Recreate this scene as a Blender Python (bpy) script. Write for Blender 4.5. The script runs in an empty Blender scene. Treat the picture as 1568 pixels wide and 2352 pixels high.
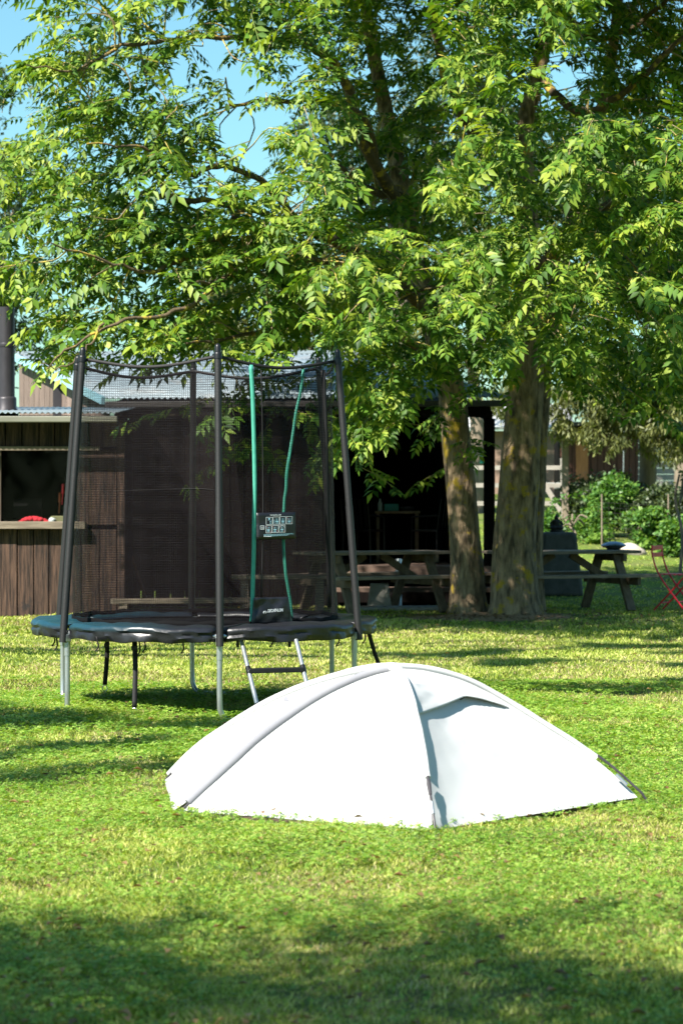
import bpy, math, random
import numpy as np
from mathutils import Vector, Matrix
rng = np.random.default_rng(7); random.seed(7)
C = bpy.context.scene; COL = C.collection
PI = math.pi; R = math.radians

# ------------------------------------------------------------------ camera
F = 5553.0; HZ = 1135.0; CH = 1.47
def P(u, v, Y):
    return (((u-784)/F)*Y, Y, CH-(v-HZ)/F*Y)
cam = bpy.data.cameras.new('camera'); camo = bpy.data.objects.new('camera', cam); COL.objects.link(camo)
cam.sensor_fit = 'VERTICAL'; cam.sensor_height = 36; cam.lens = 85.0
camo.location = (0, 0, CH); camo.rotation_euler = (R(90)-math.atan(41/F), 0, 0)
cam.clip_start = .1; cam.clip_end = 2000
cam.dof.use_dof = True; cam.dof.focus_distance = 16.0; cam.dof.aperture_fstop = 5.0
C.camera = camo
# ------------------------------------------------------------------ sky, sun, exposure
SUN = Vector((-.52, -.58, .80)).normalized()
w = bpy.data.worlds.new('World'); C.world = w; w.use_nodes = True
nt = w.node_tree; nt.nodes.clear()
sky = nt.nodes.new('ShaderNodeTexSky'); sky.sky_type = 'NISHITA'; sky.sun_disc = False
sky.sun_elevation = math.asin(SUN.z); sky.sun_rotation = math.atan2(SUN.x, SUN.y)
sky.air_density = 1.2; sky.dust_density = .7; sky.ozone_density = 1.0
bg = nt.nodes.new('ShaderNodeBackground'); bg.inputs['Strength'].default_value = .050
out = nt.nodes.new('ShaderNodeOutputWorld')
tint = nt.nodes.new('ShaderNodeMix'); tint.data_type = 'RGBA'; tint.blend_type = 'MULTIPLY'; tint.inputs['Factor'].default_value = 1; tint.inputs['B'].default_value = (.80, 1.25, 1.32, 1)
nt.links.new(sky.outputs[0], tint.inputs['A']); nt.links.new(tint.outputs['Result'], bg.inputs['Color']); nt.links.new(bg.outputs[0], out.inputs['Surface'])
sl = bpy.data.lights.new('sun', 'SUN'); sl.energy = 5.0; sl.angle = R(.55); sl.color = (1, .95, .86)
so = bpy.data.objects.new('sun', sl); COL.objects.link(so)
so.rotation_euler = SUN.to_track_quat('Z', 'Y').to_euler(); so.location = (-20, -20, 30)
C.view_settings.view_transform = 'Standard'; C.view_settings.look = 'None'
C.view_settings.exposure = 1.42; C.view_settings.gamma = 1
C.cycles.use_denoising = True
C.cycles.max_bounces = 6; C.cycles.diffuse_bounces = 2; C.cycles.transmission_bounces = 3; C.cycles.transparent_max_bounces = 24
C.cycles.caustics_reflective = False; C.cycles.caustics_refractive = False

# ------------------------------------------------------------------ materials
def new_mat(name):
    m = bpy.data.materials.new(name); m.use_nodes = True; nt = m.node_tree; nt.nodes.clear()
    o = nt.nodes.new('ShaderNodeOutputMaterial')
    return m, nt, o
def N(nt, t, **kw):
    n = nt.nodes.new('ShaderNode'+t)
    for k, v in kw.items(): setattr(n, k, v)
    return n
def coords(nt, stretch=(1, 1, 1), src='Object'):
    tc = N(nt, 'TexCoord'); mp = N(nt, 'Mapping'); mp.inputs['Scale'].default_value = stretch
    nt.links.new(tc.outputs[src], mp.inputs['Vector']); return mp.outputs[0]
def noise(nt, vec, scale, detail=4, rough=.6, dist=0):
    n = N(nt, 'TexNoise'); n.inputs['Scale'].default_value = scale; n.inputs['Detail'].default_value = detail
    n.inputs['Roughness'].default_value = rough; n.inputs['Distortion'].default_value = dist
    nt.links.new(vec, n.inputs['Vector']); return n.outputs['Fac']
def ramp(nt, fac, stops, interp='LINEAR'):
    r = N(nt, 'ValToRGB'); e = r.color_ramp.elements; r.color_ramp.interpolation = interp
    while len(e) < len(stops): e.new(.5)
    for i, (p, c) in enumerate(stops):
        e[i].position = p; e[i].color = (c[0], c[1], c[2], 1) if hasattr(c, '__len__') else (c, c, c, 1)
    nt.links.new(fac, r.inputs[0]); return r.outputs[0]
def mixc(nt, fac, a, b, mode='MIX'):
    m = N(nt, 'Mix', data_type='RGBA', blend_type=mode)
    for s, x in ((m.inputs['Factor'], fac), (m.inputs['A'], a), (m.inputs['B'], b)):
        if hasattr(x, 'links'): nt.links.new(x, s)
        elif hasattr(x, '__len__'): s.default_value = (*x[:3], 1)
        else: s.default_value = x
    return m.outputs['Result']
def bumpn(nt, h, s, d=.02):
    b = N(nt, 'Bump'); b.inputs['Strength'].default_value = s; b.inputs['Distance'].default_value = d
    nt.links.new(h, b.inputs['Height']); return b.outputs[0]
def mat(name, c1, c2=None, scale=6, stretch=(1, 1, 1), rough=.7, bump=0, metal=0, spec=.4, lo=.3, hi=.7, c3=None, s3=2, t3=.6, bd=.02, detail=5, isl=0):
    m, nt, o = new_mat(name); b = N(nt, 'BsdfPrincipled')
    b.inputs['Roughness'].default_value = rough; b.inputs['Metallic'].default_value = metal
    b.inputs['Specular IOR Level'].default_value = spec
    c2 = c2 or tuple(x*.8 for x in c1)
    v = coords(nt, stretch); f = noise(nt, v, scale, detail)
    col = ramp(nt, f, [(lo, c1), (hi, c2)])
    if c3:
        f3 = noise(nt, coords(nt), s3, 6, .7)
        col = mixc(nt, ramp(nt, f3, [(t3, 0), (t3+.07, 1)]), col, c3)
    if isl:
        g = N(nt, 'NewGeometry'); ir = N(nt, 'MapRange'); ir.inputs['To Min'].default_value = 1-isl; ir.inputs['To Max'].default_value = 1+isl*.6
        nt.links.new(g.outputs['Random Per Island'], ir.inputs['Value']); vm_ = N(nt, 'VectorMath', operation='SCALE'); nt.links.new(col, vm_.inputs[0]); nt.links.new(ir.outputs[0], vm_.inputs['Scale']); col = vm_.outputs[0]
    nt.links.new(col, b.inputs['Base Color'])
    if bump: nt.links.new(bumpn(nt, f, bump, bd), b.inputs['Normal'])
    nt.links.new(b.outputs[0], o.inputs['Surface']); return m
def leaf_mat(name, dark, mid, light, trans=.4, nscale=.9, rough=.42, spec=.5, mode='island'):
    m, nt, o = new_mat(name)
    g = N(nt, 'NewGeometry'); v = coords(nt)
    n1 = noise(nt, v, nscale, 3)
    mx = N(nt, 'Math', operation='MULTIPLY_ADD'); mx.inputs[1].default_value = .5
    nt.links.new(g.outputs['Random Per Island'], mx.inputs[0])
    sc = N(nt, 'Math', operation='MULTIPLY'); sc.inputs[1].default_value = .7; nt.links.new(n1, sc.inputs[0])
    if 'blade' in name:
        n2 = noise(nt, v, 6.5, 3); s2 = N(nt, 'Math', operation='MULTIPLY_ADD'); s2.inputs[1].default_value = .6
        nt.links.new(n2, s2.inputs[0]); s3 = N(nt, 'Math', operation='SUBTRACT'); s3.inputs[1].default_value = .30; nt.links.new(sc.outputs[0], s3.inputs[0]); nt.links.new(s3.outputs[0], s2.inputs[2]); sc = s2
    nt.links.new(sc.outputs[0], mx.inputs[2])
    col = ramp(nt, mx.outputs[0], [(.3, dark), (.58, mid), (.85, light)])
    b = N(nt, 'BsdfPrincipled'); b.inputs['Roughness'].default_value = rough; b.inputs['Specular IOR Level'].default_value = spec
    nt.links.new(col, b.inputs['Base Color'])
    t = N(nt, 'BsdfTranslucent'); tc = mixc(nt, 1.0, col, (1.5, 1.5, .5), 'MULTIPLY'); nt.links.new(tc, t.inputs['Color'])
    ms = N(nt, 'MixShader'); ms.inputs[0].default_value = trans
    nt.links.new(b.outputs[0], ms.inputs[1]); nt.links.new(t.outputs[0], ms.inputs[2])
    nt.links.new(ms.outputs[0], o.inputs['Surface']); return m

M = {}
M['leaf'] = leaf_mat('ash_leaf', (.018, .052, .006), (.088, .182, .018), (.27, .335, .042), .30, rough=.5, spec=.28)
M['leaf_far'] = leaf_mat('far_leaf', (.05, .06, .018), (.115, .135, .04), (.24, .25, .08), .35, .5, .55)
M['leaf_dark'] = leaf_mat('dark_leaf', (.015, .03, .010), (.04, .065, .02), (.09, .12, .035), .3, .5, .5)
M['leaf_bush'] = leaf_mat('bush_leaf', (.03, .09, .015), (.08, .19, .03), (.20, .32, .05), .35, .8, .5)
M['grass'] = leaf_mat('grass_blade', (.055, .112, .010), (.29, .37, .04), (.60, .60, .19), .30, .9, .5, .35)
M['grass_dry'] = leaf_mat('dry_blade', (.20, .15, .08), (.40, .31, .17), (.60, .50, .30), .3, 2, .6, .2)
M['clover'] = leaf_mat('clover_leaf', (.06, .145, .014), (.16, .30, .03), (.36, .46, .10), .35, 1.2, .45, .4)
def ground_mat():
    m, nt, o = new_mat('lawn_soil'); b = N(nt, 'BsdfPrincipled'); b.inputs['Roughness'].default_value = .95
    b.inputs['Specular IOR Level'].default_value = .1
    v = coords(nt); f = noise(nt, v, 9, 8, .75); g = noise(nt, v, 1.1, 4)
    col = mixc(nt, ramp(nt, g, [(.4, 0), (.7, 1)]), ramp(nt, f, [(.3, (.05, .08, .015)), (.7, (.17, .25, .04))]), ramp(nt, f, [(.3, (.07, .065, .03)), (.7, (.19, .20, .07))]))
    # bare earth around the ash stems
    sx = N(nt, 'VectorMath', operation='MULTIPLY'); sx.inputs[1].default_value = (.55, .8, 1)
    sb = N(nt, 'VectorMath', operation='SUBTRACT'); sb.inputs[1].default_value = (1.75, 29.0, 0)
    tc = N(nt, 'TexCoord'); nt.links.new(tc.outputs['Object'], sb.inputs[0]); nt.links.new(sb.outputs[0], sx.inputs[0])
    ln = N(nt, 'VectorMath', operation='LENGTH'); nt.links.new(sx.outputs[0], ln.inputs[0])
    ad = N(nt, 'Math', operation='MULTIPLY_ADD'); ad.inputs[1].default_value = .8; nt.links.new(noise(nt, v, 2.5, 5), ad.inputs[0]); nt.links.new(ln.outputs['Value'], ad.inputs[2])
    col = mixc(nt, ramp(nt, ad.outputs[0], [(.0, 1), (.9, 1), (1.0, 0)][1:]), col, ramp(nt, f, [(.3, (.20, .125, .07)), (.7, (.42, .28, .17))]))
    nt.links.new(col, b.inputs['Base Color']); nt.links.new(bumpn(nt, f, .8, .03), b.inputs['Normal'])
    nt.links.new(b.outputs[0], o.inputs['Surface']); return m
M['ground'] = ground_mat()
M['bark'] = mat('ash_bark', (.36, .26, .155), (.065, .046, .028), 5, (3, 3, .8), .9, 1.6, lo=.36, hi=.66, c3=(.36, .25, .02), s3=4.2, t3=.555, bd=.05, detail=9)
M['limb'] = mat('limb_bark', (.13, .09, .05), (.055, .04, .024), 9, (2, 2, 2), .9, .6, c3=(.40, .28, .04), s3=6, t3=.53)
M['twig'] = mat('twig_bark', (.24, .19, .10), (.13, .10, .06), 9, rough=.8, c3=(.42, .32, .06), s3=5, t3=.5)
M['farbark'] = mat('far_bark', (.24, .19, .14), (.14, .11, .08), 4, (2, 2, .5), .9)
M['wood_old'] = mat('old_boards', (.115, .064, .042), (.014, .008, .006), 7, (5, 5, .35), .85, .7, isl=.55, lo=.34, hi=.62, c3=(.025, .018, .016), s3=3, t3=.6, detail=8)
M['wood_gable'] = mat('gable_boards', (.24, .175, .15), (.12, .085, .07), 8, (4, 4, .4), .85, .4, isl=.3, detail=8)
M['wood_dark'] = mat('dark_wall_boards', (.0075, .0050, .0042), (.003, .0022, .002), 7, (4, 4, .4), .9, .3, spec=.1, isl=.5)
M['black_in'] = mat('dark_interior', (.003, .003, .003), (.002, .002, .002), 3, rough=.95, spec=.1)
M['sill'] = mat('sill_wood', (.21, .17, .125), (.12, .095, .07), 6, (.5, 4, 4), .85, .5, detail=8)
M['table'] = mat('table_wood', (.30, .235, .17), (.14, .11, .08), 7, (.6, 5, 5), .8, .5, isl=.3, detail=8, c3=(.16, .15, .06), s3=3, t3=.62)
M['table_dark'] = mat('table_leg_wood', (.20, .15, .10), (.10, .075, .05), 7, (3, 3, 1), .85, .5, detail=8)
M['gutter'] = mat('gutter_metal', (.20, .20, .155), (.14, .14, .11), 4, (.4, 1, 1), .5)
M['gutter_dark'] = mat('dark_gutter', (.055, .05, .048), (.035, .03, .03), 4, rough=.5)
M['roof'] = mat('corrugated_sheet', (.27, .33, .37), (.20, .26, .30), 2.2, (.6, 1, 1), .5, .1, metal=.15, c3=(.26, .29, .31), s3=1.3, t3=.55)
M['verge'] = mat('verge_board', (.30, .52, .58), (.22, .42, .50), 3, rough=.6)
M['pipe'] = mat('black_flue', (.030, .027, .032), (.05, .045, .05), 6, (1, 1, .3), .45, .05, metal=.3)
M['foam'] = mat('black_foam_sleeve', (.012, .011, .012), (.007, .0065, .007), 90, rough=.55, bump=.35, spec=.5, bd=.003)
M['plastic'] = mat('black_plastic', (.008, .008, .009), (.005, .005, .006), 20, rough=.4)
M['zinc'] = mat('galvanised_steel', (.50, .53, .54), (.36, .39, .41), 14, (1, 1, .4), .34, .1, metal=.75)
M['vinyl'] = mat('black_vinyl', (.010, .010, .013), (.006, .006, .008), 5, rough=.42, bump=.5, spec=.5, bd=.02)
M['webbing'] = mat('black_webbing', (.007, .006, .007), (.011, .010, .011), 60, rough=.7)
M['green'] = mat('green_webbing', (.06, .33, .24), (.04, .25, .18), 60, (1, 1, .5), .6, .3, bd=.003)
M['mat'] = mat('jumping_mat', (.004, .004, .0045), (.003, .003, .0035), 80, rough=.8, spec=.08)
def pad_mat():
    m, nt, o = new_mat('teal_vinyl_sky_fade'); b = N(nt, 'BsdfPrincipled'); b.inputs['Roughness'].default_value = .36
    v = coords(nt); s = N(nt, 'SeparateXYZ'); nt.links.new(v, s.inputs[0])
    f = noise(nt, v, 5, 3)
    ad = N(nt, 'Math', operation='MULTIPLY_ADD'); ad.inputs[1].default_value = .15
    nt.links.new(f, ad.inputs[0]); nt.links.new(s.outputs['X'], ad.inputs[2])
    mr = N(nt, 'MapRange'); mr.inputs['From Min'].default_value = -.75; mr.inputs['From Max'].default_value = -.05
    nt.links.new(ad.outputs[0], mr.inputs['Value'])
    c = mixc(nt, mr.outputs[0], (.008, .042, .060), (.009, .010, .014))  # teal fading to black: the fade paints the sky's reflection into the vinyl
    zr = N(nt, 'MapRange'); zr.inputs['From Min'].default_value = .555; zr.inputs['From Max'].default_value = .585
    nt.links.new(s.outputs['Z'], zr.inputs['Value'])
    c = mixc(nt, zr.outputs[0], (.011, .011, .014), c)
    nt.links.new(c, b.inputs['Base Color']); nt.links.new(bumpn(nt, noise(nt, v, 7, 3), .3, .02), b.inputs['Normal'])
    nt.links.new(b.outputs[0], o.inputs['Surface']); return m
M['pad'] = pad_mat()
def net_mat():
    m, nt, o = new_mat('safety_netting')
    tr = N(nt, 'BsdfTransparent'); d = N(nt, 'BsdfPrincipled'); d.inputs['Base Color'].default_value = (.0065, .0045, .0052, 1)
    d.inputs['Roughness'].default_value = .6; d.inputs['Specular IOR Level'].default_value = .12
    v1 = coords(nt, (6, 6, 60), 'Object'); n1 = noise(nt, v1, 2.2, 3)
    v2 = coords(nt, (1, 1, 1), 'UV')
    wx = N(nt, 'TexWave', wave_type='BANDS', bands_direction='X'); wx.inputs['Scale'].default_value = 21; nt.links.new(v2, wx.inputs[0])
    wy = N(nt, 'TexWave', wave_type='BANDS', bands_direction='Y'); wy.inputs['Scale'].default_value = 18.5; nt.links.new(v2, wy.inputs[0])
    mx = N(nt, 'Math', operation='MAXIMUM'); nt.links.new(wx.outputs['Fac'], mx.inputs[0]); nt.links.new(wy.outputs['Fac'], mx.inputs[1])
    a = N(nt, 'MapRange'); a.inputs['From Min'].default_value = .3; a.inputs['From Max'].default_value = .7
    a.inputs['To Min'].default_value = .24; a.inputs['To Max'].default_value = .45; nt.links.new(n1, a.inputs['Value'])
    g = N(nt, 'MapRange'); g.inputs['From Min'].default_value = .5; g.inputs['From Max'].default_value = 1
    g.inputs['To Min'].default_value = -.15; g.inputs['To Max'].default_value = .25; nt.links.new(mx.outputs[0], g.inputs['Value'])
    s = N(nt, 'Math', operation='ADD', use_clamp=True); nt.links.new(a.outputs[0], s.inputs[0]); nt.links.new(g.outputs[0], s.inputs[1])
    ms = N(nt, 'MixShader'); nt.links.new(s.outputs[0], ms.inputs[0]); nt.links.new(tr.outputs[0], ms.inputs[1]); nt.links.new(d.outputs[0], ms.inputs[2])
    nt.links.new(ms.outputs[0], o.inputs['Surface']); return m
M['net'] = net_mat()
def tent_mat():
    m, nt, o = new_mat('white_tent_fabric'); b = N(nt, 'BsdfPrincipled'); b.inputs['Roughness'].default_value = .75
    b.inputs['Specular IOR Level'].default_value = .2
    v = coords(nt, (1, 1, 1.6)); n1 = noise(nt, v, 2.2, 4, .5, .8)
    nt.links.new(ramp(nt, n1, [(.3, (.56, .56, .56)), (.7, (.53, .535, .54))]), b.inputs['Base Color'])
    nw = noise(nt, coords(nt, (.8, .8, 2.2)), 1.6, 1.5, .4, .5); nt.links.new(bumpn(nt, nw, .45, .06), b.inputs['Normal'])
    t = N(nt, 'BsdfTranslucent'); t.inputs['Color'].default_value = (.75, .76, .78, 1)
    ms = N(nt, 'MixShader'); ms.inputs[0].default_value = .07
    nt.links.new(b.outputs[0], ms.inputs[1]); nt.links.new(t.outputs[0], ms.inputs[2]); nt.links.new(ms.outputs[0], o.inputs['Surface'])
    return m
M['tent'] = tent_mat()
M['sleeve'] = mat('sleeve_shade_grey', (.22, .22, .24), (.19, .19, .215), 6, rough=.8)  # grey puts the shaded side of the left-front sleeve into its colour
M['tentpole'] = mat('dark_tent_pole', (.05, .045, .05), (.035, .03, .035), 20, rough=.35)
M['groundsheet'] = mat('brown_groundsheet', (.10, .065, .05), (.07, .045, .035), 9, rough=.6)
M['white_ink'] = mat('white_print', (.70, .74, .76), (.62, .66, .68), 9, rough=.6)
M['cyan_ink'] = mat('pale_blue_print', (.30, .52, .60), (.26, .46, .54), 9, rough=.6)
M['red_ink'] = mat('red_print', (.35, .05, .05), (.30, .04, .04), 9, rough=.6)
M['red'] = mat('red_paint', (.85, .03, .045), (.72, .02, .035), 8, rough=.4)
M['red_cloth'] = mat('red_cloth', (.34, .010, .02), (.26, .008, .015), 14, rough=.9, bump=.4)
M['concrete'] = mat('concrete', (.36, .34, .30), (.24, .23, .20), 9, rough=.9, bump=.5, detail=8)
M['stone_dark'] = mat('dark_stone', (.12, .115, .105), (.07, .066, .06), 8, rough=.9, bump=.5, detail=8)
M['black_stone'] = mat('black_stone', (.03, .028, .026), (.018, .017, .016), 10, rough=.7)
M['rock'] = mat('pale_rock', (.45, .40, .34), (.34, .30, .25), 6, rough=.9, bump=.6)
M['steel'] = mat('brushed_steel', (.32, .36, .40), (.25, .28, .32), 10, rough=.25, metal=.9)
M['deck'] = mat('deck_board', (.15, .095, .07), (.09, .06, .045), 6, (.5, 4, 4), .85, .4)
M['teal_obj'] = mat('teal_plastic', (.02, .22, .22), (.02, .18, .18), 9, rough=.5)
M['olive_obj'] = mat('olive_box', (.12, .12, .05), (.09, .09, .04), 9, rough=.7)
M['pale_obj'] = mat('pale_plastic', (.45, .50, .50), (.38, .42, .42), 9, rough=.4)
M['orange_obj'] = mat('orange_plastic', (.45, .10, .03), (.36, .08, .02), 9, rough=.5)
M['rust_pole'] = mat('rust_brown_pole', (.20, .06, .03), (.12, .04, .025), 14, rough=.7)
M['white_wall'] = mat('pale_render', (.38, .34, .30), (.28, .25, .22), 3, rough=.9)
M['white_paint'] = mat('white_paint', (.50, .50, .49), (.42, .42, .41), 3, rough=.7)
M['orange_wood'] = mat('orange_wood', (.60, .24, .09), (.42, .16, .06), 5, (4, 4, .5), .7)
M['brown_wood'] = mat('red_brown_wood', (.16, .065, .04), (.09, .04, .028), 5, (4, 4, .5), .8)
M['brick'] = mat('pale_brick', (.32, .21, .16), (.22, .15, .11), 12, rough=.9)
M['parasol'] = mat('green_canvas', (.03, .26, .18), (.02, .2, .14), 5, rough=.8)
M['rail'] = mat('grey_rail', (.36, .33, .29), (.24, .22, .19), 7, (.5, 3, 3), .85)
M['glass_dark'] = mat('dark_glass', (.03, .035, .04), (.02, .025, .03), 3, rough=.1, spec=.7)
def pane_mat():
    m, nt, o = new_mat('window_glass'); tr = N(nt, 'BsdfTransparent'); g = N(nt, 'BsdfGlossy'); g.inputs['Roughness'].default_value = .03
    ms = N(nt, 'MixShader'); ms.inputs[0].default_value = .006; nt.links.new(tr.outputs[0], ms.inputs[1]); nt.links.new(g.outputs[0], ms.inputs[2])
    nt.links.new(ms.outputs[0], o.inputs['Surface']); return m
M['pane'] = pane_mat()

# ------------------------------------------------------------------ object helpers
def tag(o, label=None, cat=None, group=None, kind=None):
    if label: o['label'] = label
    if cat: o['category'] = cat
    if group: o['group'] = group
    if kind: o['kind'] = kind
    return o
def thing(name, label, cat, loc=(0, 0, 0), rz=0, group=None):
    o = bpy.data.objects.new(name, None); COL.objects.link(o); o.location = loc; o.rotation_euler = (0, 0, rz)
    o.empty_display_size = .2
    return tag(o, label, cat, group)
def dup(o, parent=None):
    c = o.copy(); COL.objects.link(c); c.parent = parent
    for ch in [x for x in bpy.data.objects if x.parent == o and x != c]: dup(ch, c)
    return c
def link(name, me, material, parent=None, smooth=False):
    me.materials.append(material)
    if smooth: me.polygons.foreach_set('use_smooth', np.ones(len(me.polygons), dtype=bool))
    if smooth and len(me.polygons) < 60000: me.set_sharp_from_angle(angle=R(48))
    o = bpy.data.objects.new(name, me); COL.objects.link(o)
    if parent: o.parent = parent
    return o
def np_mesh(name, V, Fq, material, parent=None, smooth=False):
    V = np.asarray(V, dtype=np.float32); Fq = np.asarray(Fq, dtype=np.int32); k = Fq.shape[1]
    me = bpy.data.meshes.new(name); me.vertices.add(len(V)); me.vertices.foreach_set('co', V.ravel())
    me.loops.add(Fq.size); me.loops.foreach_set('vertex_index', Fq.ravel())
    me.polygons.add(len(Fq)); me.polygons.foreach_set('loop_start', np.arange(0, Fq.size, k, dtype=np.int32))
    me.update(calc_edges=True); me.validate()
    return link(name, me, material, parent, smooth)
class MB:
    def __init__(s): s.v = []; s.f = []
    def add(s, vs, fs):
        b = len(s.v); s.v += [tuple(x) for x in vs]; s.f += [tuple(b+i for i in f) for f in fs]; return s
    def box(s, c, d, rot=None, taper=1):
        x, y, z = d[0]/2, d[1]/2, d[2]/2; vs = []
        for k in (-1, 1):
            t = taper if k > 0 else 1
            for a, b in ((-1, -1), (1, -1), (1, 1), (-1, 1)): vs.append(Vector((a*x*t, b*y*t, k*z)))
        if rot is not None:
            m = rot if isinstance(rot, Matrix) else Matrix.Rotation(rot[2], 3, 'Z') @ Matrix.Rotation(rot[1], 3, 'Y') @ Matrix.Rotation(rot[0], 3, 'X')
            vs = [m @ v for v in vs]
        c = Vector(c); vs = [v+c for v in vs]
        return s.add(vs, [(0, 3, 2, 1), (4, 5, 6, 7), (0, 1, 5, 4), (1, 2, 6, 5), (2, 3, 7, 6), (3, 0, 4, 7)])
    def beam(s, a, b, w, h, up=(0, 0, 1)):
        a = Vector(a); b = Vector(b); d = b-a; L = d.length; x = d/L; u = Vector(up)
        y = u.cross(x)
        if y.length < 1e-4: y = Vector((0, 1, 0))
        y.normalize(); z = x.cross(y)
        m = Matrix((x, y, z)).transposed(); return s.box((a+b)/2, (L, w, h), m)
    def tube(s, pts, r, n=10, cap=True):
        pts = [Vector(p) for p in pts]; k = len(pts); rs = r if hasattr(r, '__len__') else [r]*k
        t0 = (pts[1]-pts[0]).normalized(); ref = Vector((0, 0, 1)) if abs(t0.z) < .9 else Vector((1, 0, 0))
        nrm = t0.cross(ref).normalized(); vs = []; fs = []
        for i in range(k):
            t = (pts[min(i+1, k-1)]-pts[max(i-1, 0)]).normalized()
            nrm = (nrm-t*nrm.dot(t)).normalized(); bn = t.cross(nrm)
            for j in range(n):
                a = 2*PI*j/n; vs.append(pts[i]+(nrm*math.cos(a)+bn*math.sin(a))*rs[i])
        for i in range(k-1):
            for j in range(n):
                fs.append((i*n+j, i*n+(j+1) % n, (i+1)*n+(j+1) % n, (i+1)*n+j))
        if cap: fs.append(tuple(range(n))[::-1]); fs.append(tuple((k-1)*n+j for j in range(n)))
        return s.add(vs, fs)
    def lathe(s, prof, c=(0, 0, 0), n=20, sc=(1, 1, 1)):
        vs = []; fs = []; k = len(prof)
        for r, z in prof:
            for j in range(n):
                a = 2*PI*j/n; vs.append((c[0]+r*math.cos(a)*sc[0], c[1]+r*math.sin(a)*sc[1], c[2]+z*sc[2]))
        for i in range(k-1):
            for j in range(n): fs.append((i*n+j, i*n+(j+1) % n, (i+1)*n+(j+1) % n, (i+1)*n+j))
        fs.append(tuple(range(n))[::-1]); fs.append(tuple((k-1)*n+j for j in range(n)))
        return s.add(vs, fs)
    def ball(s, c, r, n=12):
        if not hasattr(r, '__len__'): r = (r, r, r)
        prof = [(max(.001, math.sin(PI*i/n)), -math.cos(PI*i/n)) for i in range(n+1)]
        return s.lathe(prof, c, n+2, r)
    def grid(s, pts, close=False):
        a = len(pts); b = len(pts[0]); vs = [p for row in pts for p in row]; fs = []
        for i in range(a-1):
            for j in range(b if close else b-1):
                fs.append((i*b+j, i*b+(j+1) % b, (i+1)*b+(j+1) % b, (i+1)*b+j))
        return s.add(vs, fs)
    def build(s, name, m, parent=None, smooth=False, off=(0, 0, 0), bevel=0, solid=0):
        me = bpy.data.meshes.new(name)
        me.from_pydata([(v[0]-off[0], v[1]-off[1], v[2]-off[2]) for v in s.v], [], s.f); me.update()
        o = link(name, me, m, parent, smooth)
        if solid:
            x = o.modifiers.new('solid', 'SOLIDIFY'); x.thickness = solid; x.offset = 0
        if bevel:
            x = o.modifiers.new('bevel', 'BEVEL'); x.width = bevel; x.segments = 2; x.limit_method = 'ANGLE'
        return o
def cr(pts, n=8):   # Catmull-Rom through points
    p = [Vector(x) for x in pts]; p = [p[0]*2-p[1]]+p+[p[-1]*2-p[-2]]; out = []
    for i in range(1, len(p)-2):
        for k in range(n):
            t = k/n; a, b, c, d = p[i-1], p[i], p[i+1], p[i+2]
            out.append(.5*((2*b)+(c-a)*t+(2*a-5*b+4*c-d)*t*t+(3*b-a-3*c+d)*t**3))
    out.append(p[-2]); return out
def lerp(a, b, t): return a+(b-a)*t
def vnoise(x, y, seed=0):
    return (math.sin(x*1.7+seed)+math.sin(y*2.3+seed*1.3+x*.6)+math.sin((x+y)*3.1+seed*2.1)*.6+math.sin(x*5.3-y*4.1+seed)*.35)/2.95

# ------------------------------------------------------------------ ground
def gz(x, y):
    y = np.asarray(y, dtype=float)
    t = np.clip((y-33)/18, 0, 1); a = (t*t*(3-2*t))*.95
    t2 = np.clip((y-51)/25, 0, 1); return a+(t2*t2*(3-2*t2))*.8
def micro(x, y): return .014*np.sin(x*2.1+y*.7)+.012*np.sin(y*1.9-x*1.1)+.006*np.sin(x*6.1)*np.sin(y*5.3)
ys = np.concatenate([np.linspace(-30, 5, 15), np.arange(5.2, 34, .2), np.linspace(34.2, 80, 90), np.linspace(85, 900, 30)])
xs = np.concatenate([np.linspace(-300, -14, 20), np.arange(-8, 8.01, .2), np.linspace(14, 300, 20)])
XX, YY = np.meshgrid(xs, ys); fade = np.clip((34-YY)/3, 0, 1)*np.clip((9-np.abs(XX)), 0, 1)
ZZ = gz(XX, YY)+.07*np.exp(-((XX-1.8)/.75)**2-((YY-29.5)/.6)**2)+micro(XX, YY)*fade-.02*fade
V = np.stack([XX, YY, ZZ], -1).reshape(-1, 3); nx = len(xs); ny = len(ys)
i, j = np.meshgrid(np.arange(ny-1), np.arange(nx-1), indexing='ij'); a = (i*nx+j).ravel()
lawn = np_mesh('ground', V, np.stack([a, a+1, a+nx+1, a+nx], 1), M['ground'], smooth=True)
tag(lawn, kind='structure')

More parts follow.
